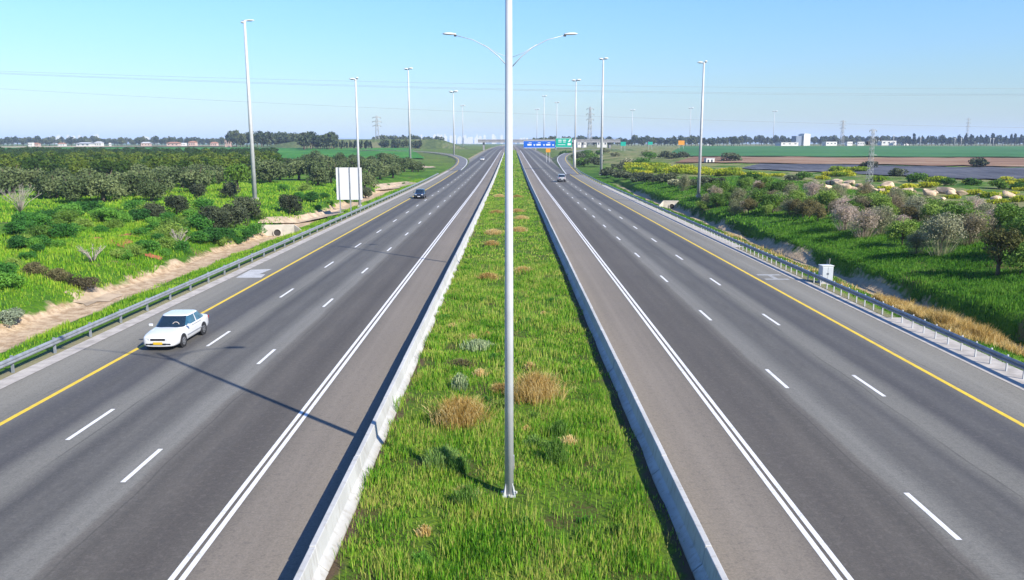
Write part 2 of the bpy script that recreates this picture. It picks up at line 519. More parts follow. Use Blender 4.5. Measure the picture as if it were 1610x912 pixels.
M['field_green'] = field_mat('crop_green', [(.035, .14, .035), (.055, .19, .05), (.075, .22, .055)], (.05, .6, 1), .012)
M['field_bright'] = field_mat('crop_bright', [(.03, .15, .012), (.05, .22, .018), (.09, .27, .03)], (.3, .05, 1), .012)
M['field_brown'] = field_mat('ploughed', [(.22, .12, .07), (.32, .19, .11), (.40, .28, .18)], (.05, .4, 1), .02)
M['plastic'] = field_mat('plastic_mulch', [(.065, .068, .085), (.10, .105, .125), (.16, .16, .18)], (.9, .04, 1), .03)
M['hill'] = plain('far_hill', (.06, .09, .06), .9, var=.3, scale=.003)
M['mound'] = field_mat('mound_cover', [(.05, .08, .03), (.10, .14, .05), (.20, .19, .10)], (1, 1, 1), .05)

# ------------------------------------------------------------------ ground, roads
gx = np.unique(np.concatenate([[-9000, -6000, -4000, -2800, -2000, -1500, -1100, -800, -600, -450, -350, -280, -230], np.arange(-200, -60, 4.0), np.arange(-60, -23, .6),
                               _lx[5:], _rx[:14], np.arange(23, 60, .6), np.arange(60, 200, 4.0), [230, 280, 350, 450, 600, 800, 1100, 1500, 2000, 2800, 4000, 6000, 9000]]))
gx = gx[(gx > -9500) & (gx < 9500)]
gy = np.unique(np.concatenate([[-60, -30, 0], np.arange(8, 170, 1.2), np.arange(170, 330, 3.0), np.arange(330, 700, 10), np.geomspace(700, 14000, 40)]))


def grid_mesh(name, xs, ys, lift=0.0):
    X, Y = np.meshgrid(xs, ys)
    Z = height(X, Y) + lift
    V = np.stack([X.ravel(), Y.ravel(), Z.ravel()], 1)
    nx, ny = len(xs), len(ys)
    i = (np.arange(ny - 1)[:, None] * nx + np.arange(nx - 1)[None, :]).ravel()
    return np_mesh(name, V, np.stack([i, i + 1, i + nx + 1, i + nx], 1), True)


tag(link('ground', grid_mesh('ground', gx, gy), M['ground']), 'rough green roadside ground with a sandy ditch', kind='structure')

ry = np.unique(np.concatenate([np.arange(-30, 180, 6.0), np.arange(180, 700, 8.0), np.arange(700, 1500, 50)]))


def strip(name, x0, x1, y0, y1, lift, mat=None, nx=2, yy=None):
    ys = ry[(ry > y0) & (ry < y1)] if yy is None else yy
    ys = np.concatenate([[y0], ys, [y1]])
    xs = np.linspace(x0, x1, nx)
    X, Y = np.meshgrid(xs, ys)
    V = np.stack([X.ravel(), Y.ravel(), (road_z(Y) + lift).ravel()], 1)
    i = (np.arange(len(ys) - 1)[:, None] * nx + np.arange(nx - 1)[None, :]).ravel()
    return V, np.stack([i, i + 1, i + nx + 1, i + nx], 1)


def road_piece(name, pieces, mat, kind='structure'):
    V, Fs, b = [], [], 0
    for v, f in pieces:
        V.append(v); Fs.append(f + b); b += len(v)
    o = link(name, np_mesh(name, np.concatenate(V), np.concatenate(Fs)), mat)
    tag(o, kind=kind)
    return o


for s in (-1, 1):
    a, b = sorted((s * 4.75, s * 21.9))
    road_piece('road', [strip('r', a, b, -30, 1400, 0.0, None, 12)], M['asphalt'])
    a, b = sorted((s * 21.9, s * 22.75))
    road_piece('kerb_strip', [strip('k', a, b, -30, 420, .012, None, 2)] + ([strip('k', 22.75, 23.75, 10, 47, .012), strip('k', 22.75, 23.6, 80, 200, .012)] if s > 0 else []), M['kerb'])

# painted lines
for s in (-1, 1):
    for off in (-.13, .13):
        x = s * 8.1 + off
        road_piece('edge_line', [strip('l', x - .075, x + .075, -30, 700, .006)], M['paint_white'])
    x = s * 19.2
    road_piece('yellow_line', [strip('y', x - .11, x + .11, -30, 262 if s > 0 else 292, .006)], M['paint_yellow'])
for x, y0, per, ln in ((11.95, 19.6, 13.35, 2.9), (15.6, 18.6, 13.2, 3.1), (-12.1, 23.3, 13.5, 2.75), (-15.8, 26.9, 13.3, 3.35)):
    ps = []
    for k in range(-2, 34):
        y = y0 + k * per
        ps.append(strip('d', x - .08, x + .08, y, y + ln, .006, None, 2, np.array([])))
    road_piece('dashed_line', ps, M['paint_white'])


def flat_patch(name, pts, z, mat):
    o = MB().add([(x, y, z) for x, y in pts], [tuple(range(len(pts)))]).build(name, mat)
    return tag(o, kind='structure')


flat_patch('worn_marking', [(-21.6, 61.6), (-19.6, 61.6), (-19.75, 63.2), (-20.3, 63.4), (-20.05, 66.0), (-21.7, 65.6)], .006, M['paint_old'])
flat_patch('road_symbol', [(19.75, 60.6), (21.6, 60.6), (21.6, 61.1), (19.75, 61.1)], .006, M['paint_faint'])
flat_patch('road_symbol', [(19.75, 62.6), (21.6, 62.6), (21.6, 63.2), (19.75, 63.2)], .006, M['paint_faint'])
flat_patch('road_symbol', [(20.5, 61.1), (20.85, 61.1), (20.85, 62.6), (20.5, 62.6)], .006, M['paint_faint'])

# median
mx = np.array([-4.75, -4.5, -4, -3, -2, -1, 0, 1, 2, 3, 4, 4.5, 4.75])
my = np.concatenate([np.arange(-20, 120, .8), np.arange(120, 700, 6)])
X, Y = np.meshgrid(mx, my)


def median_z(x, y):
    return road_z(y) + .06 + .10 * (1 - (np.asarray(x) / 4.75) ** 2) + (vnoise(x, y, 1.3, 5) - .5) * .12


V = np.stack([X.ravel(), Y.ravel(), median_z(X, Y).ravel()], 1)
i = (np.arange(len(my) - 1)[:, None] * 13 + np.arange(12)[None, :]).ravel()
tag(link('median', np_mesh('median', V, np.stack([i, i + 1, i + 14, i + 13], 1), True), M['median']), kind='structure')

# exit ramps at the interchange
def ramp(pts, w, name):
    P = np.array(pts, float)
    rings = []
    for k in range(len(P)):
        d = P[min(k + 1, len(P) - 1)] - P[max(k - 1, 0)]
        nrm = np.array([d[1], -d[0]]); nrm /= np.linalg.norm(nrm)
        rings.append((P[k], nrm))
    V, Fs = [], []
    offs = [(-w - 7, -2.5), (-w, .02), (0, .05), (w, .02), (w + 7, -2.5)]
    for (p, nr) in rings:
        for o, dz in offs:
            V.append((p[0] + nr[0] * o, p[1] + nr[1] * o, p[2] + dz))
    for k in range(len(P) - 1):
        for j in (1, 2):
            Fs.append((k * 5 + j, k * 5 + j + 1, (k + 1) * 5 + j + 1, (k + 1) * 5 + j))
    me = bpy.data.meshes.new(name); me.from_pydata(V, [], Fs); me.update()
    tag(link(name, me, M['asphalt_plain']), kind='structure')
    sg = 1 if P[-1][0] > 0 else -1
    for nm, o0, o1, mt in (('yellow_line', w - 1.05, w - .8, 'paint_yellow'), ('edge_line', -w + .15, -w + .4, 'paint_white')):
        L = []
        for (p, nr) in rings:
            for o_ in (o0 * sg, o1 * sg):
                L.append((p[0] + nr[0] * o_, p[1] + nr[1] * o_, p[2] + .05))
        me = bpy.data.meshes.new(nm); me.from_pydata(L, [], [(2 * k, 2 * k + 1, 2 * k + 3, 2 * k + 2) for k in range(len(P) - 1)]); me.update()
        tag(link(nm, me, M[mt]), kind='structure')
    Fs = [(k * 5 + j, k * 5 + j + 1, (k + 1) * 5 + j + 1, (k + 1) * 5 + j) for k in range(len(P) - 1) for j in (0, 3)]
    me = bpy.data.meshes.new('embankment'); me.from_pydata(V, [], Fs); me.update()
    tag(link('embankment', me, M['mound']), kind='structure')


M['asphalt_plain'] = plain('ramp_asphalt', (.17, .17, .172), .9, var=.2, scale=.4)


def smooth_path(pts, n=6):
    P = np.array(pts, float); out = []
    for k in range(len(P) - 1):
        p0 = P[max(k - 1, 0)]; p1 = P[k]; p2 = P[k + 1]; p3 = P[min(k + 2, len(P) - 1)]
        for t in np.linspace(0, 1, n, endpoint=False):
            out.append(.5 * ((2 * p1) + (-p0 + p2) * t + (2 * p0 - 5 * p1 + 4 * p2 - p3) * t * t + (-p0 + 3 * p1 - 3 * p2 + p3) * t ** 3))
    out.append(P[-1])
    return out


ramp(smooth_path([(20.3, 260, .44), (22.6, 330, 1.25), (25.5, 400, 2.4), (30, 450, 3.6), (39, 505, 5.0), (54, 550, 5.9), (85, 590, 6.5)]), 2.6, 'exit_ramp')
ramp(smooth_path([(-20.3, 290, .7), (-22, 360, 1.4), (-27, 430, 2.5), (-40, 500, 3.7), (-66, 560, 4.8), (-110, 600, 5.4)]), 2.6, 'entry_ramp')


# fields, draped on the terrain
def quad_field(name, px4, mat, lift=.06, n=30, label=None):
    c = [np.array(spot(*p)) for p in px4]
    V = []
    for v in np.linspace(0, 1, n):
        for u in np.linspace(0, 1, n):
            p = (c[0] * (1 - u) + c[1] * u) * (1 - v) + (c[3] * (1 - u) + c[2] * u) * v
            V.append((p[0], p[1], hz(p[0], p[1]) + lift))
    i = (np.arange(n - 1)[:, None] * n + np.arange(n - 1)[None, :]).ravel()
    o = link(name, np_mesh(name, V, np.stack([i, i + 1, i + n + 1, i + n], 1), True), mat)
    return tag(o, kind='structure')


quad_field('plastic_field', [(1165, 265.5), (1720, 291), (1900, 268), (1195, 258.5)], M['plastic'], .30, 50)
quad_field('ploughed_field', [(1060, 257), (2000, 268), (2000, 252), (1090, 247.5)], M['field_brown'], .40, 40)
quad_field('crop_field', [(1045, 246.5), (2200, 250), (2200, 230.3), (1075, 230.5)], M['field_green'], .5, 40)
quad_field('crop_field', [(480, 254), (668, 251), (640, 233), (300, 232.5)], M['field_bright'], .6, 40)
quad_field('crop_field', [(-500, 246), (440, 246), (330, 232.0), (-500, 233)], M['field_bright'], .5, 40)
quad_field('farm_track', [(-100, 233.4), (372, 230.4), (372, 229.7), (-100, 232.2)], M['track'], .8, 20)


# ------------------------------------------------------------------ concrete barriers
def barrier_profile(sgn):
    # (distance from the centre line, height); median face first
    p = [(4.45, -.02), (4.45, .10), (4.68, .30), (4.74, .76), (4.90, .76), (4.96, .30), (5.15, .08), (5.15, -.02)]
    return [(sgn * a, b) for a, b in p]


def wall(sgn, label):
    root = empty('concrete_barrier', (0, 0, 0))
    tag(root, label, 'barrier')
    step = 5.72
    ys = [17.9 - step * 3 + step * k for k in range(99)]
    base = None
    for y in ys:
        ln = step - .05
        z0, z1 = float(road_z(y)), float(road_z(y + step))
        pr = barrier_profile(sgn)
        jx = random.uniform(-.012, .012)
        r0 = [(a + jx, y, b + z0) for a, b in pr]; r1 = [(a + jx, y + ln, b + z1) for a, b in pr]
        m = MB().loft([r0, r1], smooth=False)
        o = m.build('barrier_segment', M['concrete'], root)
        b_ = o.modifiers.new('bevel', 'BEVEL'); b_.width = .015; b_.segments = 1
    return root


wall(-1, 'pale concrete barrier wall along the sunlit left edge of the grass median')
wall(1, 'concrete barrier wall along the right edge of the grass median, its inner face in shade')

# ------------------------------------------------------------------ guard rails
def guard_rail(sgn, y0, y1, posts, label, far_bend=None):
    root = empty('guard_rail', (sgn * 22.95, y0, 0)); tag(root, label, 'guard rail')
    bx = root.location.x
    prof = [(0, .44), (.07, .50), (.07, .56), (.015, .60), (.07, .64), (.07, .70), (0, .76), (-.02, .76), (.04, .69), (.04, .65), (-.015, .60), (.04, .55), (.04, .51), (-.02, .44)]
    rings = []
    ys = np.arange(y0, y1 + .1, 6.0)
    for y in ys:
        bend = 0.0 if far_bend is None or y < far_bend else ((y - far_bend) / 100.0) ** 2 * 4
        rings.append([(-sgn * (a + .09) + sgn * bend, y - y0, b + float(road_z(y))) for a, b in prof])
    MB().loft(rings, smooth=False).build('rail_beam', M['rail_steel'], root)
    pw = .065 if sgn > 0 else .10
    pm = MB().box((0, 0, .34), (pw, pw, .92)).box((-sgn * .065, 0, .6), (.05, pw * .9, .3)).mesh('post')
    pm.materials.append(M['rail_steel'] if sgn < 0 else M['galv'])
    for y in posts:
        bend = 0.0 if far_bend is None or y < far_bend else ((y - far_bend) / 100.0) ** 2 * 4
        o = bpy.data.objects.new('post', pm); col.objects.link(o); o.parent = root
        o.location = (sgn * bend, y - y0, float(road_z(y)))
    return root


guard_rail(-1, 20, 254, [21.6 + 3.45 * k for k in range(68)], 'galvanised steel guard rail along the left shoulder of the road')
pr = [28 + 1.25 * k for k in range(55)]
pr += [pr[-1] + 4 + 5.0 * k for k in range(44)]
guard_rail(1, 20, 310, pr, 'shaded steel guard rail on close posts along the right shoulder', 240)

# ------------------------------------------------------------------ median lamp posts
def median_lamp(y, label):
    root = empty('street_lamp', (-.05, y, float(median_z(0, y)) - .02))
    tag(root, label, 'street lamp', 'double-armed lamps standing in the grass median')
    m = MB()
    m.tube([(0, 0, .06), (0, 0, 6), (0, 0, 17.4)], [.135, .12, .08], 20)
    m.build('pole', M['pole_paint'], root)
    b = MB().box((0, 0, .045), (.38, .38, .05))
    for k in range(4):
        a = math.pi / 4 + k * math.pi / 2
        c, s = math.cos(a), math.sin(a)
        p = [(.14 * c, .14 * s, .07), (.235 * c, .235 * s, .07), (.14 * c, .14 * s, .42)]
        q = (-s * .012, c * .012, 0)
        vs = [tuple(np.array(v) + q) for v in p] + [tuple(np.array(v) - q) for v in p]
        b.add(vs, [(0, 1, 2), (5, 4, 3), (0, 3, 4, 1), (1, 4, 5, 2), (2, 5, 3, 0)])
    bp = b.build('base_plate', M['pole_paint'], root)
    for k in range(4):
        a = k * math.pi / 2 + math.pi / 4
        MB().tube([(.22 * math.cos(a + .7854), .22 * math.sin(a + .7854), .05), (.22 * math.cos(a + .7854), .22 * math.sin(a + .7854), .13)], .025, 6).build('anchor_bolt', M['galv'], bp)
    MB().box((.14, 0, 1.05), (.02, .12, .42)).build('access_door', M['galv'], root, .006)
    for s in (-1, 1):
        pts = [(s * .05, 0, 16.0), (s * .9, 0, 16.9), (s * 1.8, 0, 17.6), (s * 2.9, 0, 18.15), (s * 4.3, 0, 18.5)]
        MB().tube(pts, [.04, .036, .032, .028, .026], 8).build('lamp_arm', M['pole_paint'], root)
        MB().tube([(s * .05, 0, 16.8), (s * 1.0, 0, 17.15), (s * 2.1, 0, 17.8)], .022, 6).build('stay', M['pole_paint'], root)
        rings = []
        for t, w, hh in ((0, .07, .06), (.12, .12, .09), (.4, .18, .13), (.8, .17, .12), (1.05, .08, .06)):
            x = s * (4.2 + t)
            rings.append([(x, w * math.cos(a), 18.55 + .04 * t + (hh if math.sin(a) > 0 else hh * .5) * math.sin(a)) for a in np.linspace(0, 2 * math.pi, 10, endpoint=False)])
        l = MB().loft(rings).build('lamp_head', M['lamp_white'], root)
        MB().box((s * 4.28, 0, 18.46), (.2, .14, .12)).build('lamp_collar', M['lamp_dark'], l, .02)
    return root


median_lamp(22.1, 'tall grey lamp pole with base plate standing nearest in the grass median')
median_lamp(64.6, 'double-armed median lamp whose white heads show either side of the near pole')

# ------------------------------------------------------------------ tall roadside masts
def mast(px, py, ptop, width_px, label, style=0, xy=None):
    x, y = xy if xy else spot(px, py)
    z = hz(x, y)
    H = z_at(ptop, y) - z
    root = empty('light_mast', (x, y, z - .1)); tag(root, label, 'light mast', 'tall light masts along the motorway')
    r = width_px / 2 * y / F * .82
    MB().tube([(0, 0, 0), (0, 0, H * .5), (0, 0, H)], [r, r * .75, r * .5], 12).build('pole', M['galv'], root)
    u = max(y / F, .08) * (1 if width_px > 2.5 else .55)
    MB().box((0, 0, .3), (r * 2.6, r * 2.6, .6)).build('footing', M['kerb'], root, .03)
    # head: luminaires on a short cross bar
    spec = {0: [(7, 15, 0, .5), (-3, 6, -3, -.2)], 1: [(-3.5, 6.5, 0, .7), (4, 7, .5, -.7)], 2: [(-5.5, 9, 0, .7), (2.5, 4.5, 1.2, -.5), (0, 4, -2, 0)]}[style]
    MB().tube([(-4 * u, 0, H - .1), (4 * u, 0, H - .1)], .5 * u, 6).build('cross_bar', M['galv'], root)
    for (cx, ln, cz, yy) in spec:
        rings = []
        for t, w in ((-.5, .35), (-.35, .8), (0, 1.0), (.35, .8), (.5, .3)):
            rings.append([(u * (cx + t * ln), u * (yy * 2 + w * 1.6 * math.cos(a)), H + u * (cz + w * 1.5 * math.sin(a) * (1 if math.sin(a) > 0 else .55))) for a in np.linspace(0, 2 * math.pi, 8, endpoint=False)])
        l = MB().loft(rings).build('lamp_head', M['lamp_white'], root)
        MB().box((u * cx, u * yy * 2, H + u * (cz - 1.0)), (ln * u * .5, u * 1.2, u * .7)).build('lens', M['lamp_dark'], l)
    return root


mast(401, 316, 31, 9, 'tallest light mast, rising from the shrubs on the left embankment', 0)
mast(566, 327, 123, 6.0, 'light mast standing just behind the blank white roadside panel', 2)
mast(645, 250, 108, 4.6, 'light mast at the end of the olive rows left of the road', 1)
mast(714, 245, 144, 3.2, 'slim light mast on the left verge where the entry ramp joins', 1)
mast(1098, 311, 97, 6.5, 'light mast on the right bank beside the concrete culvert', 2)
mast(945, 275, 92, 5.5, 'light mast on the right verge with a dark double lamp head', 1)
mast(904, 250, 126, 3.6, 'light mast just behind the sign gantry post on the right', 1)
mast(855, 233, 151, 2.0, 'thin light mast rising behind the blue road sign', 1)
mast(875, 233, 161, 1.8, 'thin light mast rising behind the green road sign', 1)
mast(993, 229, 173, 1.5, 'faint far light mast between the two teal road signs', 1)
mast(1084, 228.5, 170, 1.5, 'faint far light mast just right of the orange sign', 1)
mast(1215, 228.5, 175, 1.4, 'faint far light mast left of the white grain building', 1)
mast(728, 232, 166, 1.6, 'faint far light mast close to the bridge on the left', 1)
mast(844, 231, 172, 1.4, 'faint far light mast above the left half of the blue sign', 1)


# ------------------------------------------------------------------ blank panel
x0, y0 = spot(551, 330)
y0 = 124.0; xc = far_x(551, y0)
root = empty('blank_billboard', (xc, y0, hz(xc, y0))); tag(root, 'blank white roadside panel on three posts behind the left guard rail', 'billboard')
zb = z_at(314, y0) - root.location.z; zt = z_at(263.5, y0) - root.location.z
w = 40 * y0 / F
MB().box((0, 0, (zb + zt) / 2), (w, .08, zt - zb)).build('panel', M['white_panel'], root, .01)
for px in (-15, 1.5, 16):
    MB().box((px * y0 / F, -.09, zt / 2 - .2), (.16, .10, zt + .4)).build('post', M['panel_rib'], root)
for zz in (zb + (zt - zb) * .28, zb + (zt - zb) * .72):
    MB().box((0, .09, zz), (w * .97, .09, .1)).build('stringer', M['panel_rib'], root)

# ------------------------------------------------------------------ sign gantry
gyd = 300.0
gp = far_x(902, gyd)
root = empty('sign_gantry', (gp, gyd, hz(gp, gyd))); tag(root, 'cantilever gantry with a blue and a green direction sign over the right carriageway', 'road sign')
gz = root.location.z
def gzv(py): return z_at(py, gyd) - gz
def gxv(px): return far_x(px, gyd) - gp
MB().tube([(0, 0, -.3), (0, 0, gzv(220))], [.55, .42], 12).build('gantry_post', M['house_white'], root)
for zz in (gzv(222), gzv(232.5)):
    MB().box((gxv(822) / 2, .3, zz), (abs(gxv(822)), .3, .3)).build('beam', M['galv'], root)
bs = MB().box(((gxv(823) + gxv(871.5)) / 2, -.15, (gzv(221.5) + gzv(232.5)) / 2), (gxv(871.5) - gxv(823), .12, gzv(221.5) - gzv(232.5))).build('blue_sign', M['blue_sign'], root)
def bar(cx, cz, sw, sh, par, m='sign_white', nm='lettering'):
    return MB().box((gxv(cx), -.23, gzv(cz)), (sw * gyd / F, .03, sh * gyd / F)).build(nm, M[m], par)
bar(847.2, 221.4, 48, .5, bs, nm='border'); bar(847.2, 232.6, 48, .6, bs, nm='border')
for c in (832, 846, 861):
    bar(c, 227.6, 6.5, 2.4, bs); bar(c + 1, 224.6, 4.5, .8, bs)
for c in (839.5, 854.5, 868.5):
    u = gyd / F
    MB().add([(gxv(c) - 1.6 * u, -.23, gzv(227)), (gxv(c) + 1.6 * u, -.23, gzv(227)), (gxv(c), -.23, gzv(230)),
              (gxv(c) - 1.6 * u, -.20, gzv(227)), (gxv(c) + 1.6 * u, -.20, gzv(227)), (gxv(c), -.20, gzv(230))],
             [(0, 2, 1), (3, 4, 5), (0, 1, 4, 3), (1, 2, 5, 4), (2, 0, 3, 5)]).build('arrow', M['sign_white'], bs)
gs = MB().box(((gxv(872.5) + gxv(897.5)) / 2, -.15, (gzv(217) + gzv(232)) / 2), (gxv(897.5) - gxv(872.5), .12, gzv(217) - gzv(232))).build('green_sign', M['green_sign'], root)
bar(885, 217.2, 24.4, .5, gs, nm='border'); bar(885, 231.6, 24.4, .5, gs, nm='border')
for (c, zz, w_, h_) in ((879, 220.5, 5, 1.2), (886, 220.5, 5, 1.2), (879, 223.3, 5, 1.0), (886, 223.3, 4, 1.0), (881.5, 227.5, 12, .7), (893.5, 226.8, 5.2, 3.2)):
    bar(c, zz, w_, h_, gs)
u = gyd / F
MB().add([(gxv(891.5), -.23, gzv(223)), (gxv(894), -.23, gzv(219.2)), (gxv(895.8), -.23, gzv(218.6)), (gxv(895.4), -.23, gzv(221)), (gxv(893.4), -.23, gzv(223.6)),
          (gxv(891.5), -.2, gzv(223)), (gxv(894), -.2, gzv(219.2)), (gxv(895.8), -.2, gzv(218.6)), (gxv(895.4), -.2, gzv(221)), (gxv(893.4), -.2, gzv(223.6))],
         [(0, 4, 3, 2, 1), (5, 6, 7, 8, 9), (0, 1, 6, 5), (1, 2, 7, 6), (2, 3, 8, 7), (3, 4, 9, 8), (4, 0, 5, 9)]).build('arrow', M['sign_white'], gs)


def small_sign(px, y, ptop, pbot, wpx, mat, label):
    x = far_x(px, y)
    root = empty('road_sign', (x, y, hz(x, y) - .2)); tag(root, label, 'road sign')
    z = root.location.z; a = z_at(pbot, y) - z; b = z_at(ptop, y) - z
    if a < .5: b += .6 - a; a = .6
    w = wpx * y / F
    MB().box((0, -.1, (a + b) / 2), (w, .08, b - a)).build('panel', M[mat], root)
    for s in (-1, 1):
        MB().box((s * w * .35, .02, (b) / 2), (.15, .15, b)).build('post', M['galv'], root)


small_sign(861, 380, 233.5, 239.5, 7, 'orange_sign', 'small yellow sign at the nose of the exit ramp under the gantry')
small_sign(1067, 620, 221, 228, 9.5, 'orange_sign', 'orange sign panel standing beyond the scrub right of the road')
small_sign(977, 560, 223, 229.5, 8, 'green_sign', 'nearer teal sign panel in the scrub right of the road')
small_sign(1019, 640, 223, 227.5, 7, 'green_sign', 'farther teal sign panel, small, left of the orange sign')

# ------------------------------------------------------------------ overpass
root = empty('overpass', (34, 720, 0)); tag(root, 'low grey concrete road bridge crossing the far end of the motorway', 'bridge')
zt = z_at(220.6, 720)
MB().box((0, 0, zt - 1.0), (126, 11, 2.0)).build('deck', M['bridge'], root, .1)
MB().box((0, -5.55, zt + .35), (126, .25, .8)).build('parapet', M['bridge'], root)
for xx in (-58, -34, -12, 6, 30, 54):
    MB().box((xx, 0, (zt - 2) / 2 + 1), (1.6, 7, zt - 4)).build('pier', M['bridge'], root, .1)

# ------------------------------------------------------------------ culverts, cabinet
def culvert(px, py, w, h, label, rz):
    x, y = spot(px, py)
    z = hz(x, y)
    root = empty('culvert', (x, y, z - .25), rz); tag(root, label, 'culvert')
    # headwall with a round pipe mouth: two stacked slabs keep the mouth as a ring standing proud
    hw = MB().box((0, .3, h / 2), (w * .62, .4, h))
    for s in (-1, 1):
        a = s * w * .31
        hw.add([(a, .1, 0), (a + s * w * .3, -1.2, 0), (a + s * w * .3, -1.2, .25), (a, .1, h), (a, .45, 0), (a + s * w * .3, -.85, 0), (a + s * w * .3, -.85, .25), (a, .45, h)],
               [(0, 1, 2, 3), (7, 6, 5, 4), (3, 2, 6, 7), (1, 5, 6, 2), (0, 4, 5, 1)])
    hw.add([(-w * .5, -1.3, .06), (w * .5, -1.3, .06), (w * .31, .1, .1), (-w * .31, .1, .1)], [(0, 1, 2, 3)])
    hw.build('headwall', M['headwall'], root)
    r = .42
    rg = []
    for rr, yy in ((r * 1.25, .095), (r * 1.25, -.02), (r, -.02), (r, .097)):
        rg.append([(rr * math.cos(a), yy, .62 + rr * math.sin(a)) for a in np.linspace(0, 2 * math.pi, 20, endpoint=False)])
    MB().loft(rg, caps=False).build('pipe_rim', M['headwall'], root)
    MB().add([(r * math.cos(a), .085, .62 + r * math.sin(a)) for a in np.linspace(0, 2 * math.pi, 20, endpoint=False)], [tuple(range(20))[::-1]]).build('pipe_mouth', M['pipe_dark'], root)
    return x, y


culvert(436, 371, 6.6, 1.6, 'pale concrete culvert with a round pipe mouth in the left ditch', R(8))
culvert(1056, 328, 4.6, 1.6, 'pale concrete culvert with a dark pipe mouth in the right ditch', R(-6))


def drape(name, pts, mat, lift=.05, n=10):
    """an irregular patch of bare earth lying on the terrain; pts = outline"""
    c = np.mean(np.array(pts), 0)
    V = [(c[0], c[1], hz(c[0], c[1]) + lift)]; Fs = []
    m = len(pts)
    for k in range(1, n + 1):
        for p in pts:
            q = c + (np.array(p) - c) * k / n
            V.append((q[0], q[1], hz(q[0], q[1]) + lift))
    for j in range(m):
        Fs.append((0, 1 + j, 1 + (j + 1) % m))
    for k in range(n - 1):
        for j in range(m):
            a = 1 + k * m + j; b = 1 + k * m + (j + 1) % m
            Fs.append((a, a + m, b + m, b))
    me = bpy.data.meshes.new(name); me.from_pydata(V, [], Fs); me.update()
    return tag(link(name, me, mat), kind='structure')


def blob_patch(name, px, py, rx, ry_, mat, lift=.06, seed=0):
    x, y = spot(px, py)
    rr = random.Random(seed)
    pts = []
    for k in range(18):
        a = 2 * math.pi * k / 18; q = rr.uniform(.6, 1.15)
        pts.append((x + rx * q * math.cos(a), y + ry_ * q * math.sin(a)))
    drape(name, pts, mat, lift)


for k, (px, py, rx, ry_) in enumerate(((183, 381, 1.3, 2.2), (204, 371, 1.1, 1.6), (150, 376, .6, .8), (242, 405, .8, .9), (196, 389, .9, .8))):
    blob_patch('soil_patch', px, py, rx, ry_, M['red_soil'], .10, k)
drape('access_track', [spot(405, 352), spot(470, 352), spot(540, 336), spot(545, 328), spot(470, 340), spot(412, 343)], M['track'], .12)
drape('access_track', [spot(590, 300), spot(625, 297), spot(660, 289), spot(640, 286), spot(585, 291)], M['track'], .14)
blob_patch('access_track', 668, 263, 5, 12, M['track'], .14, 9)
blob_patch('soil_patch', 150, 470, 1.6, 3.0, M['track'], .04, 12)

x, y = 25.15, 54.0
xy = spot(1297, 446)
x, y = xy
root = empty('utility_cabinet', (x, y, hz(x, y) - .1), R(4)); tag(root, 'pale steel utility cabinet standing behind the right guard rail', 'cabinet')
MB().box((0, 0, .08), (1.05, .85, .3)).build('plinth', M['kerb'], root, .02)
MB().box((0, 0, .85), (.85, .65, 1.24)).build('cabinet_body', M['cabinet'], root, .02)
MB().box((0, 0, 1.49), (.93, .73, .06)).build('cabinet_top', M['cabinet'], root, .02)
for s in (-1, 1):
    d = MB().box((s * .205, -.335, .85), (.38, .02, 1.1)).build('door', M['cabinet_door'], root, .006)
    MB().box((s * .05, -.36, .9), (.02, .03, .14)).build('handle', M['trim_black'], d)
MB().tube([(.3, .1, 1.5), (.3, .1, 2.0)], .02, 6).build('marker_rod', M['kerb'], root)


# ------------------------------------------------------------------ lattice towers
def lattice(name, x, y, H, wb, wt, arms, label, mat, t=.05, cat='pylon', extra=False):
    z = hz(x, y)
    root = empty(name, (x, y, z - .1), R(12)); tag(root, label, cat)
    m = MB()
    nl = max(6, int(H / (wb * 1.1)))
    nl = min(nl, 14)
    def half(k): return (wb + (wt - wb) * (k / nl) ** .85) / 2
    for sx in (-1, 1):
        for sy in (-1, 1):
            m.tube([(sx * half(k), sy * half(k), H * k / nl) for k in range(nl + 1)], t, 4)
    for k in range(nl):
        a, b = half(k), half(k + 1); za, zb2 = H * k / nl, H * (k + 1) / nl
        for (p, q) in (((-1, -1), (1, -1)), ((1, -1), (1, 1)), ((1, 1), (-1, 1)), ((-1, 1), (-1, -1))):
            m.tube([(p[0] * a, p[1] * a, za), (q[0] * b, q[1] * b, zb2)], t * .6, 4)
            m.tube([(q[0] * a, q[1] * a, za), (p[0] * b, p[1] * b, zb2)], t * .6, 4)
            m.tube([(p[0] * b, p[1] * b, zb2), (q[0] * b, q[1] * b, zb2)], t * .5, 4)
    m.build('lattice_mast', mat, root)
    for (zz, l0, l1) in arms:
        MB().tube([(-l0, 0, zz), (0, 0, zz + .05), (l1, 0, zz)], t * 1.1, 4).tube([(-l0, 0, zz), (0, 0, zz + H * .04), (l1, 0, zz)], t * .7, 4).build('cross_arm', mat, root)
        for xx in (-l0, l1):
            if abs(xx) > .4:
                MB().tube([(xx, 0, zz), (xx, 0, zz - H * .03)], t * 1.2, 6).build('insulator', M['lamp_dark'], root)
    return root


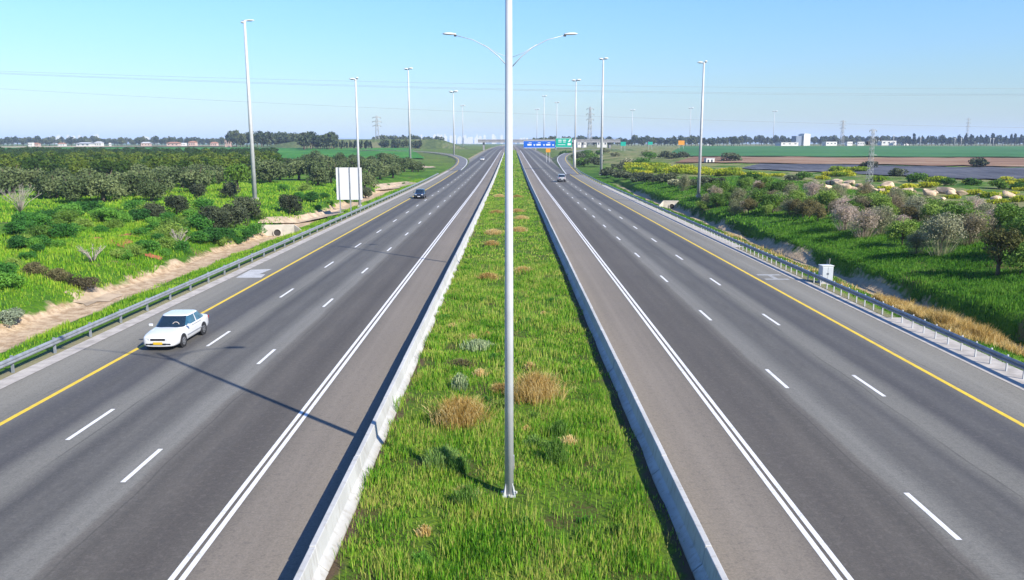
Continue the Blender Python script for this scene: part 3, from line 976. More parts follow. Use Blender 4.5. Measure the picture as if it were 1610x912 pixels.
px_, py_ = spot(1366, 292)
Hn = z_at(203, py_) - hz(px_, py_)
lt = lattice('power_pole', px_, py_, Hn, .95, .4, [(Hn * .985, .75, .75), (Hn * .80, 1.1, 2.0), (Hn * .55, .5, 1.2)], 'lattice power pole with a switch platform rising behind the pale boulders', M['tower_steel'], .034)
sw = MB()
for k in range(3):
    sw.tube([(.5 + .6 * k, 0, Hn * .80), (.55 + .6 * k, .1, Hn * .87)], .09, 6)
sw.build('switch_gear', M['lamp_dark'], lt)
MB().box((-.75, .1, Hn * .76), (.55, .5, .6)).build('transformer', M['rust_shrub'] if False else M['lamp_dark'], lt, .03)
for (px, y, pt, lab) in ((597, 820, 182, 'tall lattice pylon beyond the bright green field on the left'), (925, 900, 168, 'lattice pylon with three short arms right of the sign gantry'),
                         (1315, 1100, 189, 'far lattice pylon beyond the right green field'), (1508, 1500, 185, 'faint lattice pylon above the conifer wood')):
    x = far_x(px, y); H = z_at(pt, y) - hz(x, y)
    lattice('pylon', x, y, H, 5.2, 1.2, [(H * .95, 4, 4), (H * .82, 4.5, 4.5), (H * .69, 4, 4)], lab, M['tower_steel'], .20)


# overhead wires: catenaries between pylons far outside the picture
def wire(ya, pts, label):
    P = []
    xs = [p[0] for p in pts]; c = np.polyfit([far_x(p[0], ya) for p in pts], [z_at(p[1], ya) for p in pts], 2)
    for x in np.linspace(-260, 260, 60):
        P.append((x, ya, float(np.polyval(c, x))))
    o = MB().tube(P, .034, 5).build('power_line', M['wire']); tag(o, label, 'power line', 'overhead wires crossing the motorway')


wire(235, [(0, 111), (530, 127), (900, 134), (1610, 139)], 'topmost thin overhead wire across the sky')
wire(236.5, [(0, 113.5), (530, 133), (900, 142), (1610, 148)], 'overhead wire of the lower pair, slightly higher of the two')
wire(238, [(0, 115), (530, 134.5), (900, 144), (1610, 150.5)], 'overhead wire of the lower pair, slightly lower of the two')
wire(260, [(0, 138), (530, 167), (900, 181.5), (1610, 201)], 'lowest single overhead wire across the sky')


# ------------------------------------------------------------------ plants
def leaf_cloud(seed, R3, n, size, lobes=14, lobe_r=.42, low=.0, spread=.55, twig=None):
    """a crown: leaf-sized quads on and inside many lobes of an ellipsoid R3=(rx,ry,rz) centred at z=rz+low"""
    g = np.random.default_rng(seed)
    d = g.normal(size=(lobes, 3)); d /= np.linalg.norm(d, axis=1)[:, None]
    d[:, 2] = np.where(d[:, 2] < -.55, -d[:, 2], d[:, 2])
    c = d * (g.uniform(.25, .72, (lobes, 1)))
    rl = g.uniform(.6, 1.25, lobes) * lobe_r
    k = g.choice(lobes, n, p=rl ** 2 / np.sum(rl ** 2))
    e = g.normal(size=(n, 3)); e /= np.linalg.norm(e, axis=1)[:, None]
    rad = 1 - np.abs(g.normal(0, .22, n))
    p = c[k] + e * (rl[k] * rad)[:, None]
    # gaps
    gap = np.sin(p[:, 0] * 6.1 + seed) * np.sin(p[:, 1] * 5.3 + seed * 2.1) * np.sin(p[:, 2] * 6.7 + seed * .7)
    keep = gap < g.uniform(.15, .8, n)
    p, e = p[keep], e[keep]
    m = len(p)
    nn = e * spread + g.normal(0, .6, (m, 3)); nn /= np.linalg.norm(nn, axis=1)[:, None]
    ref = g.normal(size=(m, 3)); a = np.cross(nn, ref); a /= np.linalg.norm(a, axis=1)[:, None]; b = np.cross(nn, a)
    s = size * g.uniform(.6, 1.35, m)[:, None]
    P = p * np.array(R3) + np.array([0, 0, R3[2] * .98 + low])
    V = np.stack([P + a * s, P + b * s * .5, P - a * s, P - b * s * .5], 1).reshape(-1, 3)
    V[:, 2] = np.maximum(V[:, 2], -.05)
    return V, np.arange(m * 4).reshape(-1, 4)


def twig_cloud(seed, R3, n, length, thick, low=0.0):
    """fine upright twigs fanning out from the base"""
    g = np.random.default_rng(seed)
    a = g.uniform(0, 2 * math.pi, n); t = g.uniform(0, 1, n) ** .6
    base = np.stack([np.cos(a) * t * R3[0] * .35, np.sin(a) * t * R3[1] * .35, np.zeros(n)], 1)
    tip = np.stack([np.cos(a) * t * R3[0], np.sin(a) * t * R3[1], R3[2] * 2 * np.sqrt(np.clip(1 - .75 * t * t, .1, 1)) * g.uniform(.6, 1, n)], 1)
    tip += g.normal(0, .06 * R3[0], (n, 3))
    side = np.cross(tip - base, g.normal(size=(n, 3))); side /= np.linalg.norm(side, axis=1)[:, None]
    w = thick * g.uniform(.6, 1.3, (n, 1))
    V = np.stack([base - side * w, base + side * w, tip + side * w * .3, tip - side * w * .3], 1).reshape(-1, 3)
    V[:, 2] += low
    return V, np.arange(n * 4).reshape(-1, 4)


def join(*vf):
    V, Fs, b = [], [], 0
    for v, f in vf:
        V.append(v); Fs.append(f + b); b += len(v)
    return np.concatenate(V), np.concatenate(Fs)


def trunk_mesh(seed, H, r, spread, nl=5):
    g = random.Random(seed)
    m = MB()
    m.tube([(0, 0, -.3), (g.uniform(-.1, .1) * r * 3, 0, H * .4), (g.uniform(-.2, .2), g.uniform(-.2, .2), H)], [r * 1.25, r, r * .5], 8)
    for k in range(nl):
        a = 2 * math.pi * k / nl + g.uniform(-.4, .4)
        z0 = H * g.uniform(.35, .75)
        m.tube([(0, 0, z0), (math.cos(a) * spread * .5, math.sin(a) * spread * .5, z0 + H * .35), (math.cos(a) * spread, math.sin(a) * spread, z0 + H * g.uniform(.5, .9))], [r * .55, r * .35, r * .12], 6)
    return m.mesh('trunk')


PROTO = {}


def proto(key, crown_name, crown, mat, trunk=None, n_var=1):
    me = np_mesh(crown_name, *crown); me.materials.append(M[mat])
    if trunk is not None and len(trunk.materials) == 0: trunk.materials.append(M['bark'])
    PROTO.setdefault(key, []).append((crown_name, me, trunk))


def plant(key, x, y, s, name, label, cat, group=None, var=None, sz=None, sink=.12, z=None, rz=None):
    v = PROTO[key][random.randrange(len(PROTO[key])) if var is None else var % len(PROTO[key])]
    cn, me, tr = v
    zz = (hz(x, y) if z is None else z) - sink
    rz = random.uniform(0, 6.28) if rz is None else rz
    if tr is None:
        o = bpy.data.objects.new(name, me); col.objects.link(o); o.location = (x, y, zz); o.rotation_euler = (0, 0, rz)
    else:
        o = empty(name, (x, y, zz), rz)
        for nm, m_ in ((cn, me), ('trunk', tr)):
            c = bpy.data.objects.new(nm, m_); col.objects.link(c); c.parent = o
    o.scale = (s, s, s if sz is None else sz)
    tag(o, label, cat, group)
    return o


for k in range(4):
    proto('citrus', 'crown', leaf_cloud(10 + k, (2.3, 2.3, 1.75), 1500, .26, 16, .45, .35), 'citrus', trunk_mesh(k, 1.8, .14, 1.0))
for k in range(5):
    proto('olive', 'crown', leaf_cloud(20 + k, (2.3, 2.3, 1.7), 3200, .17, 24, .42, -.15), 'olive', trunk_mesh(30 + k, 2.0, .2, 1.1))
for k in range(3):
    proto('olive_dark', 'crown', leaf_cloud(40 + k, (2.1, 2.1, 1.8), 4200, .14, 24, .40, -.1), 'olive_dark', trunk_mesh(50 + k, 1.9, .17, 1.0))
for k in range(2):
    proto('bright', 'crown', leaf_cloud(60 + k, (2.6, 2.6, 2.2), 2800, .2, 20, .42, .4), 'bright_tree', trunk_mesh(70 + k, 2.3, .18, 1.2))
for k in range(5):
    proto('weed', 'weed', leaf_cloud(80 + k, (1.35, 1.35, .8), 2600, .085, 26, .36, -.15), 'weed')
for k in range(3):
    proto('weed_light', 'weed', join(leaf_cloud(90 + k, (1.35, 1.35, .7), 1800, .085, 30, .34, -.15), twig_cloud(95 + k, (1.3, 1.3, .75), 260, 0, .018)), 'shrub_green')
for k in range(3):
    proto('shrub_green', 'foliage', leaf_cloud(100 + k, (1.7, 1.7, 1.5), 4200, .085, 22, .38, .0), 'shrub_green', trunk_mesh(110 + k, 1.4, .07, 1.0, 8))
for k in range(3):
    proto('shrub_grey', 'foliage', join(leaf_cloud(120 + k, (1.6, 1.6, 1.5), 4200, .065, 28, .38, .0), twig_cloud(125 + k, (1.5, 1.5, 1.35), 160, 0, .011)), 'shrub_grey', trunk_mesh(130 + k, 1.5, .06, 1.0, 8))
for k in range(2):
    proto('blossom', 'foliage', join(leaf_cloud(140 + k, (1.7, 1.7, 1.5), 4200, .06, 28, .36, .1), twig_cloud(145 + k, (1.6, 1.6, 1.3), 160, 0, .011)), 'blossom', trunk_mesh(150 + k, 1.6, .07, 1.1, 8))
for k in range(2):
    proto('rust', 'foliage', leaf_cloud(160 + k, (1.5, 1.5, 1.4), 3200, .08, 20, .40, .0), 'rust_shrub', trunk_mesh(170 + k, 1.4, .07, .9, 7))
proto('dark_tree', 'crown', leaf_cloud(181, (1.6, 1.6, 1.5), 3000, .095, 26, .34, .75), 'dark_tree', trunk_mesh(182, 1.9, .12, .8, 7))
for k in range(2):
    proto('brown_bush', 'brown_bush', leaf_cloud(190 + k, (1.5, 1.1, .8), 3200, .08, 18, .42, -.15), 'brown_bush')
proto('grey_bush', 'grey_bush', leaf_cloud(200, (1.2, 1.2, .75), 3000, .07, 16, .42, -.1), 'grey_bush')
for k in range(4):
    proto('far', 'crown', leaf_cloud(210 + k, (4.6, 4.6, 5.0), 500, 1.0, 12, .48, .6), 'far_tree', trunk_mesh(220 + k, 4, .35, 2, 3))
for k in range(3):
    proto('conifer', 'crown', leaf_cloud(230 + k, (2.0, 2.0, 6.0), 350, .9, 12, .40, .5), 'far_conifer', trunk_mesh(240 + k, 4, .3, .5, 2))
for k in range(3):
    proto('scrub', 'scrub_bush', leaf_cloud(250 + k, (2.6, 2.6, 1.3), 1100, .26, 16, .44, -.3), 'olive_dark')
for k in range(2):
    proto('hedge_green', 'scrub_bush', leaf_cloud(260 + k, (2.6, 2.6, 1.3), 1100, .26, 16, .44, -.3), 'bright_tree')
for k in range(3):
    proto('mustard', 'mustard_patch', leaf_cloud(270 + k, (2.4, 1.6, .75), 1200, .16, 18, .42, -.25), 'mustard')
for k in range(2):
    proto('dry_scrub', 'scrub_bush', leaf_cloud(280 + k, (2.4, 2.4, 1.1), 1000, .22, 16, .44, -.3), 'shrub_grey')


def dead_bush(px, py, H, n, label):
    x, y = spot(px, py)
    g = random.Random(px)
    m = MB()
    for k in range(n):
        a = g.uniform(0, 6.28); sp = g.uniform(.3, 1.0) * H * .75; zt = H * g.uniform(.5, 1.0)
        p1 = (math.cos(a) * sp * .35, math.sin(a) * sp * .35, zt * .5); p2 = (math.cos(a) * sp, math.sin(a) * sp, zt)
        m.tube([(0, 0, -.1), p1, p2], [.05, .032, .010], 5)
        for j in range(9):
            t = g.uniform(.3, .9); q = np.array(p1) * (1 - t) + np.array(p2) * t
            e = q + np.array([g.uniform(-.5, .5), g.uniform(-.5, .5), g.uniform(.1, .7)]) * H * .26
            m.tube([tuple(q), tuple(e)], [.018, .006], 4)
    o = m.build('dead_bush', M['dead_wood']); o.location = (x, y, hz(x, y)); tag(o, label, 'dead bush')


dead_bush(32, 333, 3.7, 26, 'large bare grey dead bush at the edge of the olive rows')
dead_bush(146, 413, 1.5, 14, 'small bare pale dead bush among the weeds below the red soil')
dead_bush(281, 390, 1.9, 13, 'small bare pale dead bush beside the left ditch')

# olive rows on the left, picked out one by one
olives = [(21, 303, 1.15), (79, 311, 1.1), (100, 303, 1.0), (118, 320, 1.0), (140, 305, .95), (163, 316, 1.05), (195, 310, 1.1), (226, 308, 1.1), (253, 304, 1.15), (240, 316, .75), (287, 296, 1.1), (310, 303, 1.0), (222, 292, 1.0), (260, 285, 1.0),
          (-10, 306, 1.1), (55, 300, 1.0), (320, 285, 1.0), (345, 290, 1.0), (405, 278, 1.2), (425, 288, 1.2), (440, 283, 1.2), (470, 283, 1.25), (500, 283, 1.2), (520, 288, 1.1), (478, 272, 1.2), (450, 270, 1.1), (420, 266, 1.2), (510, 270, 1.2), (540, 272, 1.2), (560, 278, 1.2), (580, 275, 1.2), (598, 282, 1.1), (585, 264, 1.1), (610, 268, 1.2), (625, 275, 1.2), (636, 270, 1.1), (648, 270, .95), (618, 280, 1.1), (605, 260, 1.1), (560, 262, 1.1), (535, 262, 1.1), (497, 260, 1.2), (574, 297, 1.0), (500, 292, 1.0), (395, 262, 1.1)]
olives += [(px + g0.uniform(-12, 12), py + g0.uniform(-7, 3), s * .85) for (px, py, s) in olives if px < 330 or py < 275 for g0 in [random.Random(int(px * 3 + py))]]
for (px, py, s) in olives:
    x, y = spot(px, py); plant('olive', x, y, s * random.uniform(1.2, 1.5), 'olive_tree', 'grey-green olive tree in the rows behind the left bank', 'tree', 'olive trees in rows left of the road')
for (px, py, s, lab) in ((245, 346, .72, 'dark rounded olive bush alone in the bright weeds left of the road'), (279, 337, .85, 'upright dark olive tree at the front of the olive rows'), (338, 366, 1.0, 'dark olive bush nearest the ditch, left one of a clump of three'),
                         (364, 360, .95, 'dark olive bush in the middle of the clump by the tall mast'), (388, 346, 1.0, 'dark olive bush right against the foot of the tallest mast'), (456, 338, .98, 'round dark olive tree between the tallest mast and the blank panel'),
                         (575, 312, .8, 'dark olive bush half hidden by the blank white panel'), (362, 312, .9, 'dark olive tree under the bright green tree'), (312, 312, .8, 'small dark olive tree at the end of the olive row')):
    x, y = spot(px, py); plant('olive_dark', x, y, s, 'olive_tree', lab, 'tree', sink=.15)
for (px, py, s, lab) in ((374, 300, 1.15, 'bright green round tree taller than the olives beside the tall mast'), (321, 300, .9, 'smaller bright green tree between the olive rows')):
    x, y = spot(px, py); plant('bright', x, y, s, 'leafy_tree', lab, 'tree')

# citrus orchard: the front rows and the mass behind
cnt = 0
g = random.Random(5)
cit = []
for r_ in range(30):
    y = 205 + r_ * 6.0 + (r_ * r_) * .16
    for c_ in range(80):
        x = -45 - c_ * 5.4 + g.uniform(-.8, .8) - r_ * .5
        px = 803 + F * x / y
        lim = 640 - r_ * 10
        if -40 < px < 440 and x < -60:
            cit.append((x, y + g.uniform(-1, 1)))
random.shuffle(cit)
cit.sort(key=lambda p: p[1])
back = cit[300:]
for (x, y) in cit[:300]:
    plant('citrus', x, y, g.uniform(1.05, 1.55), 'orchard_tree', 'dark green orchard tree in the dense block behind the olive rows', 'tree', 'dark orchard trees left of the road')
if back:
    Vs, Fs, b = [], [], 0
    vv = [leaf_cloud(300 + k, (3.0, 3.0, 2.0), 500, .42, 14, .46, .3) for k in range(4)]
    for k, (x, y) in enumerate(back[:2600]):
        v, f = vv[k % 4]
        Vs.append(v * g.uniform(.75, 1.1) + np.array([x, y, hz(x, y) - .3])); Fs.append(f + b); b += len(v)
    o = link('orchard', np_mesh('orchard', np.concatenate(Vs), np.concatenate(Fs)), M['citrus'])
    tag(o, 'dark green orchard canopy reaching back to the far fields', 'orchard', kind='stuff')

# leafy weeds on the left slope
wz = [(113, 343), (142, 335), (168, 350), (216, 350), (245, 364), (184, 337), (71, 353), (40, 355), (63, 376), (97, 374), (131, 358), (158, 379), (218, 384), (289, 356), (329, 376), (263, 390), (235, 396), (200, 352), (275, 365), (300, 362), (312, 383),
      (180, 360), (205, 366), (120, 366), (88, 358), (60, 362), (30, 372), (250, 380), (175, 395), (210, 402), (195, 408), (230, 410), (260, 402), (285, 395), (160, 366), (140, 372), (106, 352), (78, 346), (155, 342), (230, 345), (265, 350), (305, 345),
      (60, 397), (20, 420), (5, 440), (10, 455), (40, 380), (270, 375), (345, 385), (355, 380), (370, 375), (222, 372), (188, 405), (32, 393), (50, 405), (445, 300), (470, 312), (490, 318), (510, 312), (520, 322), (500, 330), (545, 318), (535, 305), (480, 300), (405, 345), (392, 372), (375, 384)]
for j in range(42):
    t = g.random(); px = 10 + t * 395; py = g.uniform(332, 420 - t * 45)
    wz.append((px, py))
wz = [p for p in wz if all(abs(p[0] - a) > 15 or not (-6 < p[1] - b < 24) for a, b in ((183, 381), (204, 371), (150, 376), (242, 405)))]
for (px, py) in wz:
    x, y = spot(px, py)
    plant('weed_light' if g.random() < .4 else 'weed', x, y, g.uniform(.6, 1.35) * (1.1 if py < 385 else .75), 'weed_clump', 'leafy green weed clump on the left bank', 'weed', 'leafy weed clumps on the left bank')
for (px, py, s, lab) in ((55, 432, .75, 'brownish low bush on the left bank, farther part of a pair'), (92, 442, .75, 'brownish low bush of the pair, beside the olive green bush'), (130, 455, .85, 'olive brown bush hanging over the left dirt ditch')):
    x, y = spot(px, py); plant('brown_bush', x, y, s, 'brown_bush', lab, 'bush', rz=0)
x, y = spot(18, 512); plant('grey_bush', x, y, .85, 'grey_bush', 'silvery grey-green bush at the left edge by the dirt ditch', 'bush')
for (px, py) in ((610, 292), (635, 290), (560, 318), (580, 320)):
    x, y = spot(px, py); plant('weed', x, y, .5, 'weed_clump', 'small weed clump beside the dirt access track', 'weed', 'small weeds by the access tracks')

# right bank shrubs
rs = [('shrub_green', 1118, 312, 1.0, 'green shrub at the far end of the shrub row, beside the light mast'), ('shrub_green', 1135, 310, 1.1, 'second green shrub from the light mast on the right bank'), ('shrub_grey', 1160, 322, 1.0, 'pale twiggy shrub between green ones near the light mast'),
      ('shrub_green', 1190, 328, 1.1, 'broad green shrub in the shrub row left of the rust brown one'), ('shrub_green', 1215, 335, 1.0, 'green shrub just left of the rust brown shrub'), ('rust', 1262, 345, .9, 'rust brown shrub in the middle of the right shrub row'),
      ('rust', 1285, 350, .8, 'smaller rust brown shrub beside the yellow-green tuft'), ('shrub_green', 1302, 335, 1.1, 'tall green shrub behind the first blossom bush'), ('blossom', 1328, 362, 1.0, 'pinkish blossoming bush at the middle of the right bank'),
      ('blossom', 1358, 375, 1.05, 'second pinkish blossoming bush, closer to the road'), ('shrub_grey', 1385, 368, 1.05, 'grey twiggy shrub right of the two blossom bushes'), ('shrub_green', 1372, 340, 1.0, 'green shrub rising behind the blossom bushes'),
      ('shrub_green', 1418, 385, .9, 'low bright green shrub right of the grey twiggy one'), ('shrub_grey', 1440, 400, .75, 'small pale twiggy bush low on the right bank'), ('shrub_grey', 1440, 350, 1.1, 'tall grey-green twiggy shrub behind the low green one'),
      ('shrub_grey', 1478, 402, 1.25, 'tall grey-green shrub left of the dark round tree'), ('shrub_green', 1500, 372, 1.1, 'green shrub standing behind the tall grey-green one'), ('blossom', 1525, 385, 1.0, 'pale pink bush just left of the dark round tree'),
      ('dark_tree', 1568, 434, 1.0, 'dark round tree with a short trunk on the right bank'), ('shrub_green', 1604, 432, .95, 'yellow-green shrub at the right edge beside the dark tree'), ('shrub_green', 1590, 378, 1.2, 'green shrub behind the dark round tree'),
      ('shrub_grey', 1545, 362, 1.0, 'greyish shrub behind and above the dark round tree'), ('shrub_green', 1620, 400, 1.2, 'green shrub cut by the right edge of the picture'), ('shrub_grey', 1240, 320, 1.0, 'pale grass-like shrub behind the green row'),
      ('shrub_grey', 1410, 335, 1.0, 'pale twiggy shrub below the boulders'), ('shrub_green', 1170, 305, 1.1, 'green shrub in the back row near the mast'), ('shrub_green', 1225, 312, 1.0, 'green shrub in the back row below the boulders'), ('shrub_grey', 1075, 300, 1.2, 'grey brown scrub just left of the right light mast')]
for (k, px, py, s, lab) in rs:
    x, y = spot(px, py); plant(k, x, y, s * 1.02, 'dark_tree' if k == 'dark_tree' else 'shrub', lab, 'tree' if k == 'dark_tree' else 'shrub', sink=.12)
for j in range(95):
    px = 1105 + (j / 95) * 520 + g.uniform(-14, 14)
    py = 298 + max(0, px - 1250) * .12 + g.uniform(0, 44) + max(0, px - 1350) * .05
    k = g.choice(['shrub_green', 'shrub_green', 'shrub_grey', 'blossom', 'blossom', 'rust'])
    x, y = spot(px, py)
    LS = {'shrub_green': 'green shrub in the dense back rows of the right bank', 'shrub_grey': 'greyish twiggy shrub in the dense back rows of the right bank', 'rust': 'brownish shrub in the dense back rows of the right bank', 'blossom': 'pale pink shrub in the dense back rows of the right bank'}[k]
    plant(k, x, y, g.uniform(.6, .95), 'shrub', LS, 'shrub', LS.replace('shrub', 'shrubs'), sink=.12)
sc = [('scrub', 972, 268), ('hedge_green', 890, 245), ('scrub', 912, 252), ('hedge_green', 922, 245), ('hedge_green', 930, 252), ('scrub', 935, 262), ('hedge_green', 960, 275), ('scrub', 955, 280), ('scrub', 975, 283), ('scrub', 990, 282), ('scrub', 1005, 285), ('scrub', 1020, 287), ('scrub', 1035, 288),
      ('scrub', 1050, 287), ('dry_scrub', 1063, 293), ('dry_scrub', 1000, 262), ('dry_scrub', 985, 258), ('hedge_green', 1022, 250), ('scrub', 1045, 250), ('scrub', 1060, 250), ('scrub', 1075, 250), ('dry_scrub', 1015, 244), ('hedge_green', 1012, 262), ('scrub', 1150, 254), ('hedge_green', 915, 262), ('hedge_green', 940, 243),
      ('dry_scrub', 968, 246), ('dry_scrub', 950, 240), ('hedge_green', 998, 275), ('scrub', 1245, 285), ('hedge_green', 1262, 283), ('scrub', 1408, 277), ('hedge_green', 1440, 287), ('hedge_green', 1490, 291), ('hedge_green', 1530, 291), ('hedge_green', 1570, 297), ('hedge_green', 1605, 298), ('scrub', 1365, 264), ('scrub', 1540, 264),
      ('dry_scrub', 1290, 305), ('dry_scrub', 1320, 315), ('dry_scrub', 1460, 320), ('dry_scrub', 1520, 325), ('dry_scrub', 1580, 330), ('hedge_green', 1200, 292), ('hedge_green', 1225, 298), ('scrub', 1085, 293), ('scrub', 1110, 292), ('scrub', 1130, 290), ('hedge_green', 1180, 285)]
LB = {'scrub': 'dark green scrub bush on the right of the road', 'hedge_green': 'fresh green scrub bush on the right of the road', 'dry_scrub': 'dry greyish scrub bush on the right of the road'}
for (k, px, py) in sc:
    x, y = spot(px, py)
    plant(k, x, y, g.uniform(.8, 1.15) * min(1.6, max(.55, y / 200)), 'scrub_bush', LB[k], 'bush', LB[k].replace('bush', 'bushes'))
for j in range(85):
    if j < 40: px, py = g.uniform(995, 1110), g.uniform(263, 277)
    elif j < 62: px, py = g.uniform(1100, 1360), g.uniform(270, 282)
    else: px, py = g.uniform(1380, 1630), g.uniform(292, 322) if j % 3 else g.uniform(284, 292)
    x, y = spot(px, py)
    plant('mustard', x, y, g.uniform(.8, 1.3) * min(1.5, max(.7, y / 180)), 'mustard_clump', 'yellow flowering mustard clump beyond the right bank', 'wild flowers', 'yellow mustard clumps right of the road', rz=g.uniform(-.4, .4))

# boulders
def boulder(seed):
    g_ = np.random.default_rng(seed)
    m = MB()
    import bmesh
    bm = bmesh.new(); bmesh.ops.create_icosphere(bm, subdivisions=3, radius=1)
    pl = [(g_.normal(size=3), g_.uniform(.42, .72)) for _ in range(8)]
    for v in bm.verts:
        p = np.array(v.co)
        for nrm, dd in pl:
            nrm = nrm / np.linalg.norm(nrm); k = p @ nrm
            if k > dd: p = p - nrm * (k - dd)
        p *= 1 + g_.uniform(-.02, .02)
        v.co = p * np.array([1.6, 1.2, 1.05])
    me = bpy.data.meshes.new('boulder'); bm.to_mesh(me); bm.free(); me.materials.append(M['stone'])
    return me


bms = [boulder(k) for k in range(5)]
bl = [(1278, 296, 8), (1290, 294, 9), (1302, 290, 9), (1298, 297, 10), (1316, 291, 12), (1333, 291, 12), (1351, 294, 8), (1327, 297, 12), (1340, 298, 7), (1366, 300, 11), (1376, 302, 9), (1394, 297, 13), (1386, 302, 8), (1411, 305, 12), (1425, 306, 15), (1436, 304, 8), (1460, 308, 13), (1470, 306, 10),
      (1487, 304, 14), (1498, 308, 10), (1513, 307, 9), (1545, 310, 9), (1555, 310, 11), (1566, 314, 9), (1585, 311, 13), (1570, 309, 8), (1600, 315, 9), (1484, 314, 6), (1460, 316, 6)]
for k, (px, py, wpx) in enumerate(bl):
    x, y = spot(px, py)
    o = bpy.data.objects.new('boulder', bms[k % 5]); col.objects.link(o)
    s = wpx * y / F / 2 * 1.38
    o.location = (x, y, hz(x, y) + s * .35); o.scale = (s, s, s); o.rotation_euler = (g.uniform(-.3, .3), g.uniform(-.3, .3), g.uniform(0, 6))
    tag(o, 'pale sandy boulder in the line of stones beyond the right bank', 'boulder', 'boulders in a line beyond the right bank')


# ------------------------------------------------------------------ grass
def blades(gx_, gy_, gz_, h0, h1, w, seed, lean=.35):
    g_ = np.random.default_rng(seed)
    n = len(gx_)
    a = g_.uniform(0, 2 * math.pi, n)
    hh = g_.uniform(h0, h1, n) * (.35 + 1.0 * vnoise(gx_, gy_, .7, 41) * (.5 + vnoise(gx_, gy_, 3.0, 42))) * np.where((gx_ > 3.95) & (gx_ < 5), .5, 1)
    ln = g_.uniform(0, lean, n) * hh
    la = g_.uniform(0, 2 * math.pi, n)
    ww = w * g_.uniform(.6, 1.4, n)
    b = np.stack([gx_, gy_, gz_ - .02], 1)
    s = np.stack([np.cos(a) * ww, np.sin(a) * ww, np.zeros(n)], 1)
    mid = b + np.stack([np.cos(la) * ln * .35, np.sin(la) * ln * .35, hh * .6], 1)
    tip = b + np.stack([np.cos(la) * ln, np.sin(la) * ln, hh], 1)
    V = np.stack([b - s, b + s, mid + s * .75, mid - s * .75, tip + s * .15, tip - s * .15], 1).reshape(-1, 3)
    k = np.arange(n)[:, None] * 6
    return V, np.stack([k + np.array([0, 1, 2, 3]), k + np.array([3, 2, 4, 5])], 1).reshape(-1, 4)


def scatter(n, x0, x1, y0, y1, seed, dens=None, zf=None):
    g_ = np.random.default_rng(seed)
    x = g_.uniform(x0, x1, n); y = g_.uniform(y0, y1, n)
    if dens is not None:
        k = g_.uniform(0, 1, n) < dens(x, y); x, y = x[k], y[k]
    return x, y, (height(x, y) if zf is None else zf(x, y))


def patchy(x, y): return np.clip(-.15 + 1.6 * vnoise(x, y, .9, 8) * (.12 + 1.45 * vnoise(x, y, 3, 9)), .06, 1)


def med_d(x, y): return patchy(x, y) * np.where(x > 3.95 + (vnoise(x, y, .6, 14) - .5) * .4, .22, 1) * np.where((x + .05) ** 2 + (y - 22.1) ** 2 < .3, .15, 1) * np.clip((4.62 - np.abs(x) + (vnoise(x, y, .8, 4) - .5) * .5) / .3, 0, 1)


parts = []
for (n, a, b, w, h0, h1, s) in ((150000, 12, 34, .011, .08, .40, 1), (130000, 34, 70, .017, .1, .40, 2), (70000, 70, 160, .035, .1, .28, 3), (30000, 160, 330, .09, .12, .3, 4), (22000, 330, 690, .18, .15, .35, 5)):
    parts.append(blades(*scatter(n, -4.6, 4.6, a, b, s, med_d, median_z), h0, h1, w, s))
o = link('grass', np_mesh('grass', *join(*parts), tone=.075, rep=2), M['grass']); tag(o, 'fresh green grass growing in the median strip', 'grass', kind='stuff')


def dl(x, y): return patchy(x, y) * np.where((x < -24) & (x > -27.4 + (vnoise(x, y, 3, 6) - .5) * 1.8), 1, 0) * (y < 230)
def wl(x, y): return np.clip(.1 + vnoise(x, y, 3, 12) * 1.2, 0, 1) * (x < -31 + (vnoise(x, y, 3, 6) - .5) * 1.5)


parts = [blades(*scatter(60000, -28.5, -23.8, 28, 110, 11, dl), .1, .32, .02, 11), blades(*scatter(30000, -28.5, -23.8, 110, 230, 12, dl), .12, .35, .05, 12),
         blades(*scatter(110000, -50, -30.5, 34, 90, 13, wl), .12, .45, .03, 13), blades(*scatter(70000, -90, -30.5, 90, 190, 14, wl), .2, .5, .07, 14)]
o = link('grass', np_mesh('grass', *join(*parts), tone=.075, rep=2), M['weed_grass']); tag(o, 'bright green grass and weeds on the left bank', 'grass', kind='stuff')


def dr(x, y): return patchy(x, y) * (x < 27.0 + (vnoise(x, y, 3, 6) - .5) * 1.6) * (x > 23.7)
def br(x, y): return np.clip(.2 + vnoise(x, y, 2.5, 15) * 1.1, 0, 1) * (x > 28.5)


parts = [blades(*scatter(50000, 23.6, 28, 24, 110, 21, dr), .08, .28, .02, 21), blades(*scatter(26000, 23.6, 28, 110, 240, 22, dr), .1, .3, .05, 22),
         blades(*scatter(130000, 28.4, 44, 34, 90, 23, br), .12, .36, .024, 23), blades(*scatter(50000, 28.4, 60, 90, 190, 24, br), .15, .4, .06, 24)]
o = link('grass', np_mesh('grass', *join(*parts), tone=.075, rep=2), M['shaded_bank_grass']); tag(o, 'shade-darkened green grass on the right bank and verge', 'grass', kind='stuff')


def dry(x, y): return np.clip((vnoise(x, y, 3.2, 31) - .35) * 4, 0, 1)


pp = []
for (a, b, ca, cb) in ((30, 44, 24.7, 27.3), (44, 54, 24.9, 27.0)):
    pp.append(blades(*scatter(26000, ca, cb, a, b, 33, dry), .35, .8, .013, 33, .7))
pp.append(blades(*scatter(5000, 24.5, 27, 58, 100, 34, lambda x, y: dry(x, y) * .6), .2, .5, .03, 34, .7))
o = link('dry_grass', np_mesh('dry_grass', *join(*pp), tone=.1, rep=2), M['dry_grass']); tag(o, 'dry straw-coloured grass along the right ditch', 'dry grass', kind='stuff')


